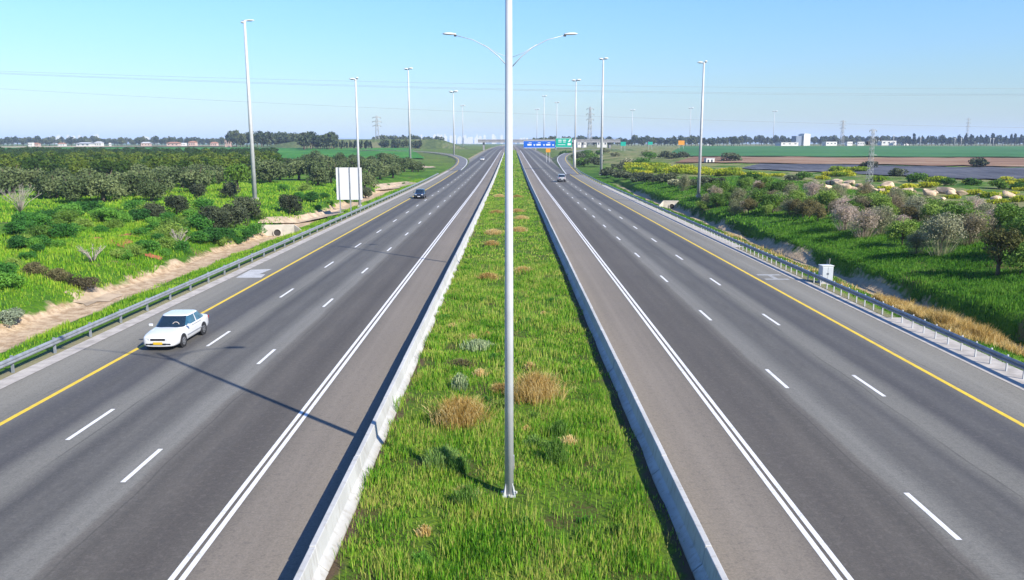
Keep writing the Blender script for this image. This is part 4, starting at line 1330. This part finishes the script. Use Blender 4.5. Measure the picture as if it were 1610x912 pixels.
# tussocks and small shrubs of the median, each a thing
def tussock(px, py, r, h, mat, name, label, n=900, lean=1.4, w=.010, cat='plant', group=None):
    d = ray(px, py); t = (CAM[2] - .12) / -d[2]
    x, y = float(d[0] * t), float(d[1] * t)
    g_ = np.random.default_rng(int(px * 7 + py))
    a = g_.uniform(0, 2 * math.pi, n); q = np.minimum(np.abs(g_.normal(0, .42, n)), 1.0) * r * .8
    bx, by = np.cos(a) * q, np.sin(a) * q * .8
    hh = h * g_.uniform(.3, 1.1, n) * (1 - .35 * q / r); out = lean * hh * g_.uniform(0, 1.25, n) * (.35 + q / r)
    b = np.stack([bx, by, np.zeros(n)], 1)
    aa = a + g_.normal(0, .9, n)
    ux, uy = np.cos(aa), np.sin(aa)
    m1 = b + np.stack([ux * out * .22, uy * out * .22, hh * .55], 1)
    m2 = b + np.stack([ux * out * .62, uy * out * .62, hh * .92], 1)
    tip = b + np.stack([ux * out, uy * out, hh * g_.uniform(.6, 1.1, n)], 1)
    th = g_.uniform(0, 6.28, n); s = np.stack([np.cos(th), np.sin(th), 0 * th], 1) * w
    V = np.stack([b - s, b + s, m1 + s * .9, m1 - s * .9, m2 + s * .7, m2 - s * .7, tip + s * .2, tip - s * .2], 1).reshape(-1, 3)
    k = np.arange(n)[:, None] * 8
    FF = np.stack([k + np.array([0, 1, 2, 3]), k + np.array([3, 2, 4, 5]), k + np.array([5, 4, 6, 7])], 1).reshape(-1, 4)
    o = link(name, np_mesh(name, V, FF, tone=.11, rep=3), M[mat], None, (x, y, float(median_z(x, y)) - .02))
    tag(o, label, cat, group)


tussock(725, 668, 1.35, 1.1, 'dry_grass', 'grass_tussock', 'big straw-coloured grass tussock left of the near lamp pole', 3000, .9, .007)
tussock(842, 629, 1.45, 1.15, 'dry_grass', 'grass_tussock', 'big straw-coloured grass tussock right of the near lamp pole', 3200, .9, .007)
tussock(787, 618, .45, .4, 'dry_grass', 'grass_tussock', 'small tan grass tussock partly behind the near lamp pole', 1600, 1.2, .006)
for (px, py, r, lab) in ((768, 440, .9, 'tan grass tussock left of the pole, halfway up the median'), (822, 430, .9, 'tan grass tussock right of the pole, halfway up the median'), (773, 387, .8, 'small pale tan tussock left of the pole beyond the first pair'),
                         (776, 368, 1.2, 'wide tan tussock left of the pole further up the median'), (816, 364, 1.1, 'wide tan tussock right of the pole further up the median'), (781, 336, 1.2, 'far tan tussock left of the pole'), (814, 334, 1.3, 'far tan tussock right of the pole'), (820, 345, 1.1, 'far olive tan tussock right of the pole'), (813, 311, 1.3, 'tan tussock right of the pole near the far end of the grass'),
                         (785, 310, 1.2, 'tan tussock left of the pole near the far end of the grass')):
    tussock(px, py, r * 1.15, .6, 'dry_grass', 'grass_tussock', lab, 2200, 1.0, .012)
tussock(722, 612, .42, .75, 'lavender', 'grey_shrub', 'upright silvery shrub just behind the big left tussock', 700, .35, .018, 'shrub')
tussock(750, 548, 1.2, .5, 'lavender', 'grey_shrub', 'low silvery shrub with many stems left of the pole', 1000, .3, .016, 'shrub')
tussock(725, 575, 1.0, .35, 'brown_bush', 'brown_shrub', 'low brownish shrub behind the silvery upright one', 900, .7, .018, 'shrub')
tussock(700, 735, 0.88, 0.69, 'rosemary', 'rosemary_bush', 'spiky green shrub on the shadow of the near lamp pole', 1360, .42, .008, 'shrub')
tussock(722, 745, 0.44, 0.57, 'rosemary', 'rosemary_bush', 'small spiky green shrub between two larger ones by the pole shadow', 604, .42, .008, 'shrub')
tussock(733, 798, 0.50, 0.69, 'rosemary', 'rosemary_bush', 'spiky green shrub nearest the foot of the lamp pole', 907, .42, .008, 'shrub')
tussock(875, 728, 0.50, 0.86, 'rosemary', 'rosemary_bush', 'spiky green shrub right of the near lamp pole', 907, .42, .008, 'shrub')
tussock(880, 690, 0.44, 0.69, 'rosemary', 'rosemary_bush', 'loose green shrub behind the right spiky one', 604, .42, .008, 'shrub')
for j in range(26):
    py = 470 + 430 * g.random() ** 1.2; px = 800 + g.uniform(-.36, .34) * (py - 225)
    tussock(px, py, g.uniform(.25, .6), g.uniform(.2, .42), g.choice(['shrub_green', 'rosemary', 'weed', 'dry_grass']), 'weed_clump', 'loose weed clump growing through the median grass', int(g.uniform(150, 380)), .5, .012, 'weed', 'weed clumps in the median')
for (px, py) in ((760, 510), (752, 500), (760, 475), (870, 475), (830, 510), (700, 500)):
    tussock(px, py, .7, .3, 'weed', 'weed_clump', 'loose weed clump growing through the median grass', 500, .6, .014, 'weed', 'weed clumps in the median')


# ------------------------------------------------------------------ cars
def section(y, w, zb, zm, zs, zt):
    h = [(0, zb), (w * .8, zb), (w * .97, zb + .07), (w, zm), (w * .985, zs - .06), (w * .93, zs), (w * .6, zt), (0, zt + .015)]
    return [(a, y, b) for a, b in h] + [(-a, y, b) for a, b in h[-2:0:-1]]


def car(name, label, loc, rz, paint, kind, plate='plate_yellow'):
    """local frame: the nose points to -y"""
    root = empty(name, loc, rz); tag(root, label, 'car')
    P = M[paint]
    if kind == 'sedan':
        st = [(-2.34, .52, .28, .42, .58, .60), (-2.32, .68, .23, .42, .64, .66), (-2.20, .80, .20, .45, .70, .73), (-1.9, .86, .19, .48, .77, .82), (-1.5, .88, .19, .5, .82, .88), (-.95, .88, .19, .52, .88, .94), (-.2, .88, .19, .55, .90, .94),
              (.8, .88, .19, .56, .91, .94), (1.5, .88, .19, .56, .94, .97), (2.0, .86, .22, .56, .95, .99), (2.25, .80, .28, .56, .90, .95), (2.32, .68, .36, .56, .84, .88)]
        roof = dict(y0=-1.08, y1=-.22, y2=1.12, y3=1.98, zb=.90, zr=1.43, wb=.84, wr=.66)
        L = 2.32
    elif kind == 'hatch':
        st = [(-2.05, .60, .32, .44, .58, .62), (-2.0, .76, .24, .45, .66, .72), (-1.8, .84, .2, .5, .76, .82), (-1.3, .88, .2, .55, .86, .93), (-.5, .89, .2, .58, .94, .98), (.8, .89, .2, .6, .97, 1.0), (1.6, .88, .2, .6, .98, 1.01), (1.95, .84, .26, .6, .97, 1.0), (2.05, .74, .34, .6, .9, .95)]
        roof = dict(y0=-1.05, y1=-.2, y2=1.45, y3=1.98, zb=.96, zr=1.55, wb=.82, wr=.66)
        L = 2.05
    else:
        st = [(-2.25, .66, .42, .56, .80, .85), (-2.2, .82, .36, .56, .92, .97), (-1.9, .90, .34, .6, 1.0, 1.04), (-1.0, .92, .34, .64, 1.06, 1.1), (.5, .92, .34, .66, 1.09, 1.12), (1.9, .92, .34, .66, 1.10, 1.13), (2.2, .9, .4, .66, 1.09, 1.12), (2.27, .82, .46, .66, 1.02, 1.06)]
        roof = dict(y0=-1.0, y1=-.45, y2=1.75, y3=2.18, zb=1.08, zr=1.82, wb=.86, wr=.74)
        L = 2.27
    body = MB().loft([section(*s) for s in st]).build('body', P, root)
    m = body.modifiers.new('s', 'SUBSURF'); m.levels = 1; m.render_levels = 2
    r = roof
    pw = 2 / 4.6

    def surf(a, t, off=0.0):
        """a point of the rounded cabin: a = angle round it, t = 0 at the waist, 1 at the roof"""
        tt = min(t, 1.0)
        w = r['wb'] + (r['wr'] - r['wb']) * tt; ya = r['y0'] + (r['y1'] - r['y0']) * tt; yb = r['y3'] + (r['y2'] - r['y3']) * tt
        z = r['zb'] + (r['zr'] - r['zb']) * t
        if t > .9:
            k = (t - .9) / .1; w -= .10 * k * k; ya += .10 * k * k; yb -= .10 * k * k; z -= .02 * k * k
        c, s_ = math.cos(a), math.sin(a)
        x = (w + off) * math.copysign(abs(c) ** pw, c); y = (ya + yb) / 2 + ((yb - ya) / 2 + off) * math.copysign(abs(s_) ** pw, s_)
        return (x, y, z)
    rings = [[surf(a, t) for a in np.linspace(0, 2 * math.pi, 64, endpoint=False)] for t in (-.12, 0, .25, .5, .75, .9, .94, .97, 1.0)]
    top = [(p[0] * .55, (p[1] - .4) * .55 + .4, p[2] + .028) for p in rings[-1]]
    MB().loft(rings + [top]).build('cabin', P, root)

    def pane(nm, a0, a1, t0, t1, mat, na=14, nt_=6):
        o_ = [[surf(R(a0 + (a1 - a0) * i / na), t0 + (t1 - t0) * k / nt_, .008) for i in range(na + 1)] for k in range(nt_ + 1)]
        MB().loft(o_, closed=False, caps=False).build(nm, M[mat], root)
    pane('windscreen', 222, 318, .05, .87, 'glass')
    pane('rear_window', 45, 135, .10, .84, 'glass')
    for sx in (-1, 1):
        gm = 'glass_blue' if kind == 'sedan' else 'glass'
        for f0, f1 in ((-.84, -.045), (.045, .78)):
            o_ = []
            for k in range(6):
                t = .10 + .73 * k / 5; rowp = []
                for i in range(13):
                    f = f0 + (f1 - f0) * i / 12
                    a = math.copysign(math.asin(abs(f) ** (1 / pw)), f)
                    rowp.append(surf(a if sx > 0 else math.pi - a, t, .008))
                o_.append(rowp)
            MB().loft(o_, closed=False, caps=False).build('side_window', M[gm], root)
        mb = MB().box((sx * .98, r['y0'] + .28, r['zb'] + .10), (.20, .10, .13)).build('mirror', P, root, .03)
        # side moulding and wheels
        MB().box((sx * .885, .1, .50), (.02, 1.9, .05)).build('side_moulding', M['trim_black'] if kind != 'sedan' else M['panel_rib'], root)
        for yy in (-1.38 if kind == 'sedan' else -1.25, 1.27):
            rw = .32 if kind != 'suv' else .38
            arch = MB().tube([(sx * .80, yy, rw + .01), (sx * .887, yy, rw + .01)], rw + .055, 22).build('wheel_arch', M['trim_black'], root)
            w = MB(); w.tube([(sx * .70, yy, rw), (sx * .72, yy, rw), (sx * .875, yy, rw), (sx * .895, yy, rw)], [rw - .03, rw, rw, rw - .03], 24)
            wo = w.build('wheel', M['tyre'], root)
            MB().tube([(sx * .88, yy, rw), (sx * .902, yy, rw)], [rw * .66, rw * .60], 18).build('rim', M['rim'], wo)
            for k in range(5):
                a = 2 * math.pi * k / 5
                MB().box((sx * .904, yy + math.cos(a) * rw * .40, rw + math.sin(a) * rw * .40), (.008, .05, .05)).build('rim_hole', M['tyre'], wo)
    fz = .66 if kind == 'sedan' else st[2][4]
    for sx in (-1, 1):
        MB().box((sx * .54, -L + .075, fz - .04), (.32, .14, .12), sx * .28).build('headlight', M['headlight'], root, .03)
        MB().box((sx * .64, L - .04, st[-2][4] - .12), (.30, .08, .16)).build('taillight', M['taillight'], root, .02)
        MB().box((sx * .50, -L + .03, .37), (.22, .10, .07)).build('fog_lamp', M['trim_black'], root, .01)
    MB().box((0, -L + .015, fz - .06), (.72, .10, .10)).build('grille', M['trim_black'], root, .01)
    MB().box((0, -L + .01, .38), (.80, .12, .07)).build('air_intake', M['trim_black'], root, .01)
    MB().box((0, -L - .045, .42), (.44, .02, .12)).build('number_plate', M[plate], root)
    MB().box((0, L + .01, .62), (.44, .03, .12)).build('number_plate', M[plate], root)
    if kind == 'suv':
        MB().box((0, L - .02, .55), (1.6, .12, .28)).build('bumper', M['trim_black'], root, .03)
        MB().tube([(0, L + .02, .86), (0, L + .16, .86)], [.33, .33], 20).build('spare_wheel', M['car_silver'], root)
    if kind == 'sedan':
        # things seen through the windscreen
        MB().tube([(.30 + .17 * math.cos(a), -.83 + .03 * math.sin(a), 1.0 + .15 * math.sin(a)) for a in np.linspace(.2, 2.9, 10)], .02, 6).build('steering_wheel', M['dust_cover'], root)
    return root


car('white_sedan', 'white sedan driving towards the viewer with a yellow number plate', (-17.85, 41.5, 0), 0, 'car_white', 'sedan').scale = (1.03, 1.03, 1.03)
car('dark_hatchback', 'dark navy hatchback driving towards the viewer by the yellow line', (-17.4, 153.5, 0), 0, 'car_navy', 'hatch', 'headlight').scale = (1.12, 1.12, 1.12)  # plate gets the pale lamp colour to paint in glare
car('silver_jeep', 'silver off-road car with a dark bumper driving away on the right', (13.75, 217.5, float(road_z(217))), math.pi, 'car_silver', 'suv').scale = (1.15, 1.15, 1.15)
car('far_car', 'tiny pale car far off on the left carriageway', (far_x(759, 405), 405, float(road_z(405))), 0, 'car_white', 'hatch').scale = (1.15, 1.15, 1.15)


# ------------------------------------------------------------------ houses and sheds near the horizon
def house(px, y, wpx, hpx, pbase, wall_m, roof_m, label, gable=True, name='house', depth=None, win=3):
    x = far_x(px, y); w = wpx * y / F
    zb = hz(x, y); zbase = max(zb, z_at(pbase, y) if pbase else zb)
    h = hpx * y / F + (zbase - zb)
    root = empty(name, (x, y, zb - .2), R(random.uniform(-12, 12))); tag(root, label, 'house' if name == 'house' else 'building')
    d = depth or w * .7
    MB().box((0, 0, h / 2), (w, d, h)).build('wall', M[wall_m], root)
    if gable:
        rh = h * .35 if h < 10 else 2.5
        e = .06 * w
        MB().add([(-w / 2 - e, -d / 2 - e, h + .02), (w / 2 + e, -d / 2 - e, h + .02), (w / 2 + e, d / 2 + e, h + .02), (-w / 2 - e, d / 2 + e, h + .02), (-w * .3, 0, h + rh), (w * .3, 0, h + rh)],
                 [(3, 2, 1, 0), (0, 1, 5, 4), (2, 3, 4, 5), (1, 2, 5), (3, 0, 4)]).build('roof', M[roof_m], root)
    else:
        MB().box((0, 0, h + .16), (w * 1.03, d * 1.03, .3)).build('roof', M[roof_m], root)
    for k in range(win):
        MB().box(((k + .5) / win * w - w / 2, -d / 2 - .02, h * .6), (w / win * .4, .08, h * .28)).build('window', M['window_dark'], root)
    return root


hs = [(62, 1000, 7, 5.5, 'house_white', 'roof_grey', False, 'small white hut with a grey side at the left field edge'), (70, 1040, 10, 4, 'house_pink', 'roof_tile', True, 'low tan house right behind the white hut'), (110, 1050, 10, 4, 'house_white', 'roof_tile', True, 'pale house with a tiled roof left of the white sheds'),
      (146, 1000, 21, 4.5, 'house_white', 'roof_grey', True, 'long white shed at the edge of the left far field'), (167, 1040, 11, 5.5, 'house_white', 'roof_grey', True, 'white gabled house right of the long shed'), (184, 1000, 3, 5, 'house_white', 'roof_grey', False, 'narrow white tower-like hut'), (240, 1050, 13, 5, 'house_pink', 'roof_grey', True, 'beige house left of the pink terraces'),
      (283, 1050, 18, 5, 'house_pink', 'roof_tile', True, 'long pinkish terrace of houses'), (298, 1030, 7, 5, 'house_white', 'roof_grey', False, 'white cube house between pink ones'), (312, 1050, 11, 6, 'house_pink', 'roof_tile', True, 'pinkish house with a tiled roof'), (345, 1060, 10, 5, 'house_pink', 'roof_tile', True, 'reddish house left of the tall pink one'), (367, 900, 9, 10, 'house_pink', 'roof_tile', True, 'tall pink house against the eucalyptus grove'),
      (473, 880, 9, 4, 'house_white', 'roof_grey', False, 'small white building between the two dark groves'), (541, 1200, 5, 9, 'house_white', 'roof_grey', False, 'white tower block behind the young tree rows'), (690, 2200, 14, 9, 'house_white', 'roof_grey', False, 'pale apartment slab near the left mast')]
for (px, y, wp, hp, wm, rm, gb, lab) in hs:
    house(px, y, wp, hp, 230 if px < 400 else 229, wm, rm, lab, gb)
hs = [(912, 780, 14, 5, 'house_white', 'roof_grey', False, 'white flat shed right of the sign gantry'), (944, 780, 15, 6, 'house_white', 'roof_grey', False, 'white shed behind the right masts'), (1230, 1100, 28, 3.5, 'house_white', 'roof_grey', False, 'long low white shed left of the tall white block'),
      (1296, 1150, 18, 4.5, 'house_white', 'roof_grey', False, 'white shed right of the tall white block'), (1326, 1150, 9, 4.5, 'house_white', 'roof_grey', False, 'small white shed left of the far pylon'), (1344, 1150, 10, 4.5, 'house_white', 'roof_grey', False, 'white shed by the power pole'), (1385, 1250, 22, 6, 'house_white', 'roof_grey', False, 'pale building behind the power pole'), (1414, 1300, 11, 7, 'house_white', 'roof_grey', False, 'white gable end beside the conifer wood'), (1110, 1250, 6, 4, 'house_white', 'roof_grey', False, 'tiny white house among the trees right of the masts')]
for (px, y, wp, hp, wm, rm, gb, lab) in hs:
    house(px, y, wp, hp, 227.5, wm, rm, lab, gb, 'shed')
y = 1150; x = far_x(1254, y)
root = empty('grain_building', (x, y, hz(x, y)), R(20)); tag(root, 'tall white factory block with a grey shaded side on the right horizon', 'building')
H = z_at(211, y) - hz(x, y)
MB().box((3, 0, H / 2), (11, 12, H)).build('tower', M['house_white'], root)
MB().box((-8, 2, H * .42), (10.9, 10, H * .84)).build('shaded_side', M['block_shade_grey'], root)  # second box, coloured as the shaded side of the block
MB().box((3, 0, H + .4), (8, 9, .8)).build('roof', M['roof_grey'], root)
x, y = spot(1115, 256)
root = empty('hut', (x, y, hz(x, y)), R(15)); tag(root, 'small white hut standing at the corner of the ploughed field', 'hut')
u = y / F
MB().box((0, 0, 3.2 * u), (14 * u, 7 * u, 6.4 * u)).build('wall', M['house_white'], root)
MB().box((0, 0, 6.9 * u), (15 * u, 8 * u, .8 * u)).build('roof', M['roof_grey'], root)
for s in (-3.5, 2.5):
    MB().box((s * u, -3.55 * u, 3 * u), (3 * u, .3 * u, 4 * u)).build('opening', M['window_dark'], root)

# city on the skyline
g = random.Random(11)
city = []
for (a, b, n, lo, hi) in ((5, 45, 7, 4, 8), (90, 165, 18, 5, 12), (235, 262, 9, 6, 12), (440, 475, 4, 4, 9), (660, 790, 34, 5, 12), (808, 830, 5, 3, 7), (690, 715, 5, 8, 14)):
    for k in range(n):
        city.append((g.uniform(a, b), g.uniform(lo, hi), g.uniform(2.2, 5)))
for (px, hp, wp) in city:
    y = g.uniform(4200, 5600); x = far_x(px, y); w = wp * y / F; H = hp * y / F + 8
    m = MB().box((0, 0, H / 2), (w, w * .8, H)).box((0, 0, H + 1.5), (w * .4, w * .35, 3))
    o = m.build('tower_block', M['house_white']); o.location = (x, y, hz(x, y) - 1)
    tag(o, 'pale tower block of the hazy city on the skyline', 'tower block', 'tower blocks of the city skyline')

# distant trees on the horizon
def far_trees(a, b, n, y0, y1, top0, top1, key, label, name, group):
    for k in range(n):
        px = a + (b - a) * (k + g.uniform(.1, .9)) / n
        y = g.uniform(y0, y1); x = far_x(px, y); z = hz(x, y)
        H = z_at(g.uniform(top0, top1), y) - z
        s = H / (10.8 if key == 'far' else 12.6)
        o = plant(key, x, y, s * g.uniform(.85, 1.15), name, label, 'tree', group, sz=s, z=z)


far_trees(-20, 372, 74, 1150, 1500, 213, 218, 'far', 'hazy grey-green tree in the belt along the left horizon', 'broadleaf_tree', 'trees along the left horizon')
far_trees(370, 480, 20, 760, 900, 205, 212, 'far', 'tall dark eucalyptus in the grove behind the tallest mast', 'eucalyptus', 'eucalyptus grove on the left')
far_trees(480, 532, 14, 640, 700, 206, 212, 'far', 'dark tree in the dense grove left of the second mast', 'broadleaf_tree', 'dark grove left of the second mast')
far_trees(530, 590, 16, 640, 680, 219, 222, 'conifer', 'young slender tree in the row at the green field edge', 'young_tree', 'young tree row at the field edge')
far_trees(590, 655, 16, 1000, 1200, 210, 216, 'far', 'hazy tree behind the far field pylon', 'broadleaf_tree', 'trees behind the far left field')
far_trees(655, 700, 8, 1100, 1200, 213, 218, 'far', 'hazy tree left of the bridge', 'broadleaf_tree', 'trees near the bridge')
far_trees(604, 665, 16, 720, 760, 219, 222.5, 'far', 'low bushy tree on the embankment left of the ramp', 'bushy_tree', 'trees on the left embankment')
far_trees(838, 900, 14, 900, 1000, 212, 217, 'far', 'dark tree behind the gantry signs', 'broadleaf_tree', 'trees behind the gantry signs')
far_trees(905, 1160, 52, 950, 1200, 212, 219, 'far', 'hazy dark tree in the right horizon belt left of the white block', 'broadleaf_tree', 'trees along the right horizon')
far_trees(1160, 1420, 44, 1250, 1450, 211, 217, 'far', 'hazy dark tree in the belt around the white factory block', 'broadleaf_tree', 'trees around the factory block')
far_trees(1405, 1640, 50, 1150, 1300, 213, 218, 'far', 'dark tree of the wood at the far right field edge', 'broadleaf_tree', 'wood at the far right')
far_trees(1410, 1640, 34, 1120, 1160, 208, 215, 'conifer', 'slim dark conifer standing out of the far right wood', 'conifer', 'conifers of the far right wood')
for (px, pt) in ((1395, 212), (1437, 216), (1490, 217), (1500, 217), (1545, 217), (1550, 217), (1598, 217)):
    y = 1050; x = far_x(px, y); H = z_at(pt, y) - hz(x, y)
    o = MB().tube([(0, 0, 0), (0, 0, H)], [.35, .28], 6).box((0, 0, H - .6), (2.6, .25, .25)).build('utility_pole', M['tower_white']); o.location = (x, y, hz(x, y)); tag(o, 'pale utility pole in front of the far right wood', 'utility pole', 'utility poles by the far right wood')

# low embankment of the crossing road on the left, and far hills
V, Fs = [], []
xs = np.linspace(-250, -36, 40)
for x in xs:
    k = np.clip((-36 - x) / 30, 0, 1) * np.clip((x + 250) / 60, 0, 1)
    t = z_at(219.2, 760) * k + 4 * (1 - k)
    for (yy, zz) in ((735, 2.5), (752, t), (768, t), (790, 2.5)):
        V.append((x, yy, zz))
for i in range(39):
    for j in range(3):
        Fs.append((i * 4 + j, (i + 1) * 4 + j, (i + 1) * 4 + j + 1, i * 4 + j + 1))
me = bpy.data.meshes.new('embankment'); me.from_pydata(V, [], Fs); me.update(); tag(link('embankment', me, M['mound']), kind='structure')
V, Fs = [], []
for k, x in enumerate(np.linspace(-9000, 9000, 90)):
    hgt = 30 + 55 * vnoise(x, 0, 1500, 21) + 20 * vnoise(x, 0, 400, 22)
    if x > 1500: hgt *= .55
    for (yy, zz) in ((9200, -5), (10000, hgt * .8), (10800, hgt), (12500, -5)): V.append((x, yy, zz))
for i in range(89):
    for j in range(3): Fs.append((i * 4 + j, (i + 1) * 4 + j, (i + 1) * 4 + j + 1, i * 4 + j + 1))
me = bpy.data.meshes.new('hills'); me.from_pydata(V, [], Fs); me.update(); tag(link('hills', me, M['hill']), kind='structure')

# ------------------------------------------------------------------ haze, sky, sun
HAZE = .00013
hm = bpy.data.materials.new('haze_air'); hm.use_nodes = True; t = hm.node_tree; t.nodes.clear()
vo = t.nodes.new('ShaderNodeVolumePrincipled'); vo.inputs['Color'].default_value = (.58, .74, 1, 1); vo.inputs['Density'].default_value = HAZE
ou = t.nodes.new('ShaderNodeOutputMaterial'); t.links.new(vo.outputs[0], ou.inputs['Volume'])
hb = MB().box((0, 6800, 56), (18600, 14200, 128)).build('haze', hm); tag(hb, 'thin pale haze over the plain', 'haze', kind='stuff')

SUN = Vector((1.013, -.955, 1.0)).normalized()
elev = math.asin(SUN.z); azim = math.atan2(SUN.x, SUN.y)
world = bpy.data.worlds.new('World'); scene.world = world; world.use_nodes = True
nt = world.node_tree; nt.nodes.clear()
sky = nt.nodes.new('ShaderNodeTexSky'); sky.sky_type = 'NISHITA'; sky.sun_disc = False
sky.sun_elevation = elev; sky.sun_rotation = azim; sky.air_density = 2.0; sky.dust_density = 0.0; sky.ozone_density = 5.0
bg = nt.nodes.new('ShaderNodeBackground'); bg.inputs[1].default_value = .059
wo = nt.nodes.new('ShaderNodeOutputWorld'); tint = nt.nodes.new('ShaderNodeMix'); tint.data_type = 'RGBA'; tint.blend_type = 'MULTIPLY'; tint.inputs[0].default_value = 1.0
tint.inputs[7].default_value = (.645, 1.0, 1.82, 1); nt.links.new(sky.outputs[0], tint.inputs[6]); nt.links.new(tint.outputs[2], bg.inputs[0]); nt.links.new(bg.outputs[0], wo.inputs[0])
sd = bpy.data.lights.new('sun', 'SUN'); sd.energy = 5.0; sd.angle = R(.5); sd.color = (1, .935, .82)
so = bpy.data.objects.new('sun', sd); col.objects.link(so); so.rotation_euler = (-SUN).to_track_quat('-Z', 'Y').to_euler(); so.location = (60, -60, 80)

scene.view_settings.view_transform = 'Standard'; scene.view_settings.look = 'None'
scene.view_settings.exposure = 1.12; scene.view_settings.gamma = 1.0; scene.view_settings.use_curve_mapping = False
scene.cycles.max_bounces = 6; scene.cycles.diffuse_bounces = 2; scene.cycles.transparent_max_bounces = 8; scene.cycles.volume_bounces = 0
scene.cycles.use_denoising = True
scene.render.film_transparent = False
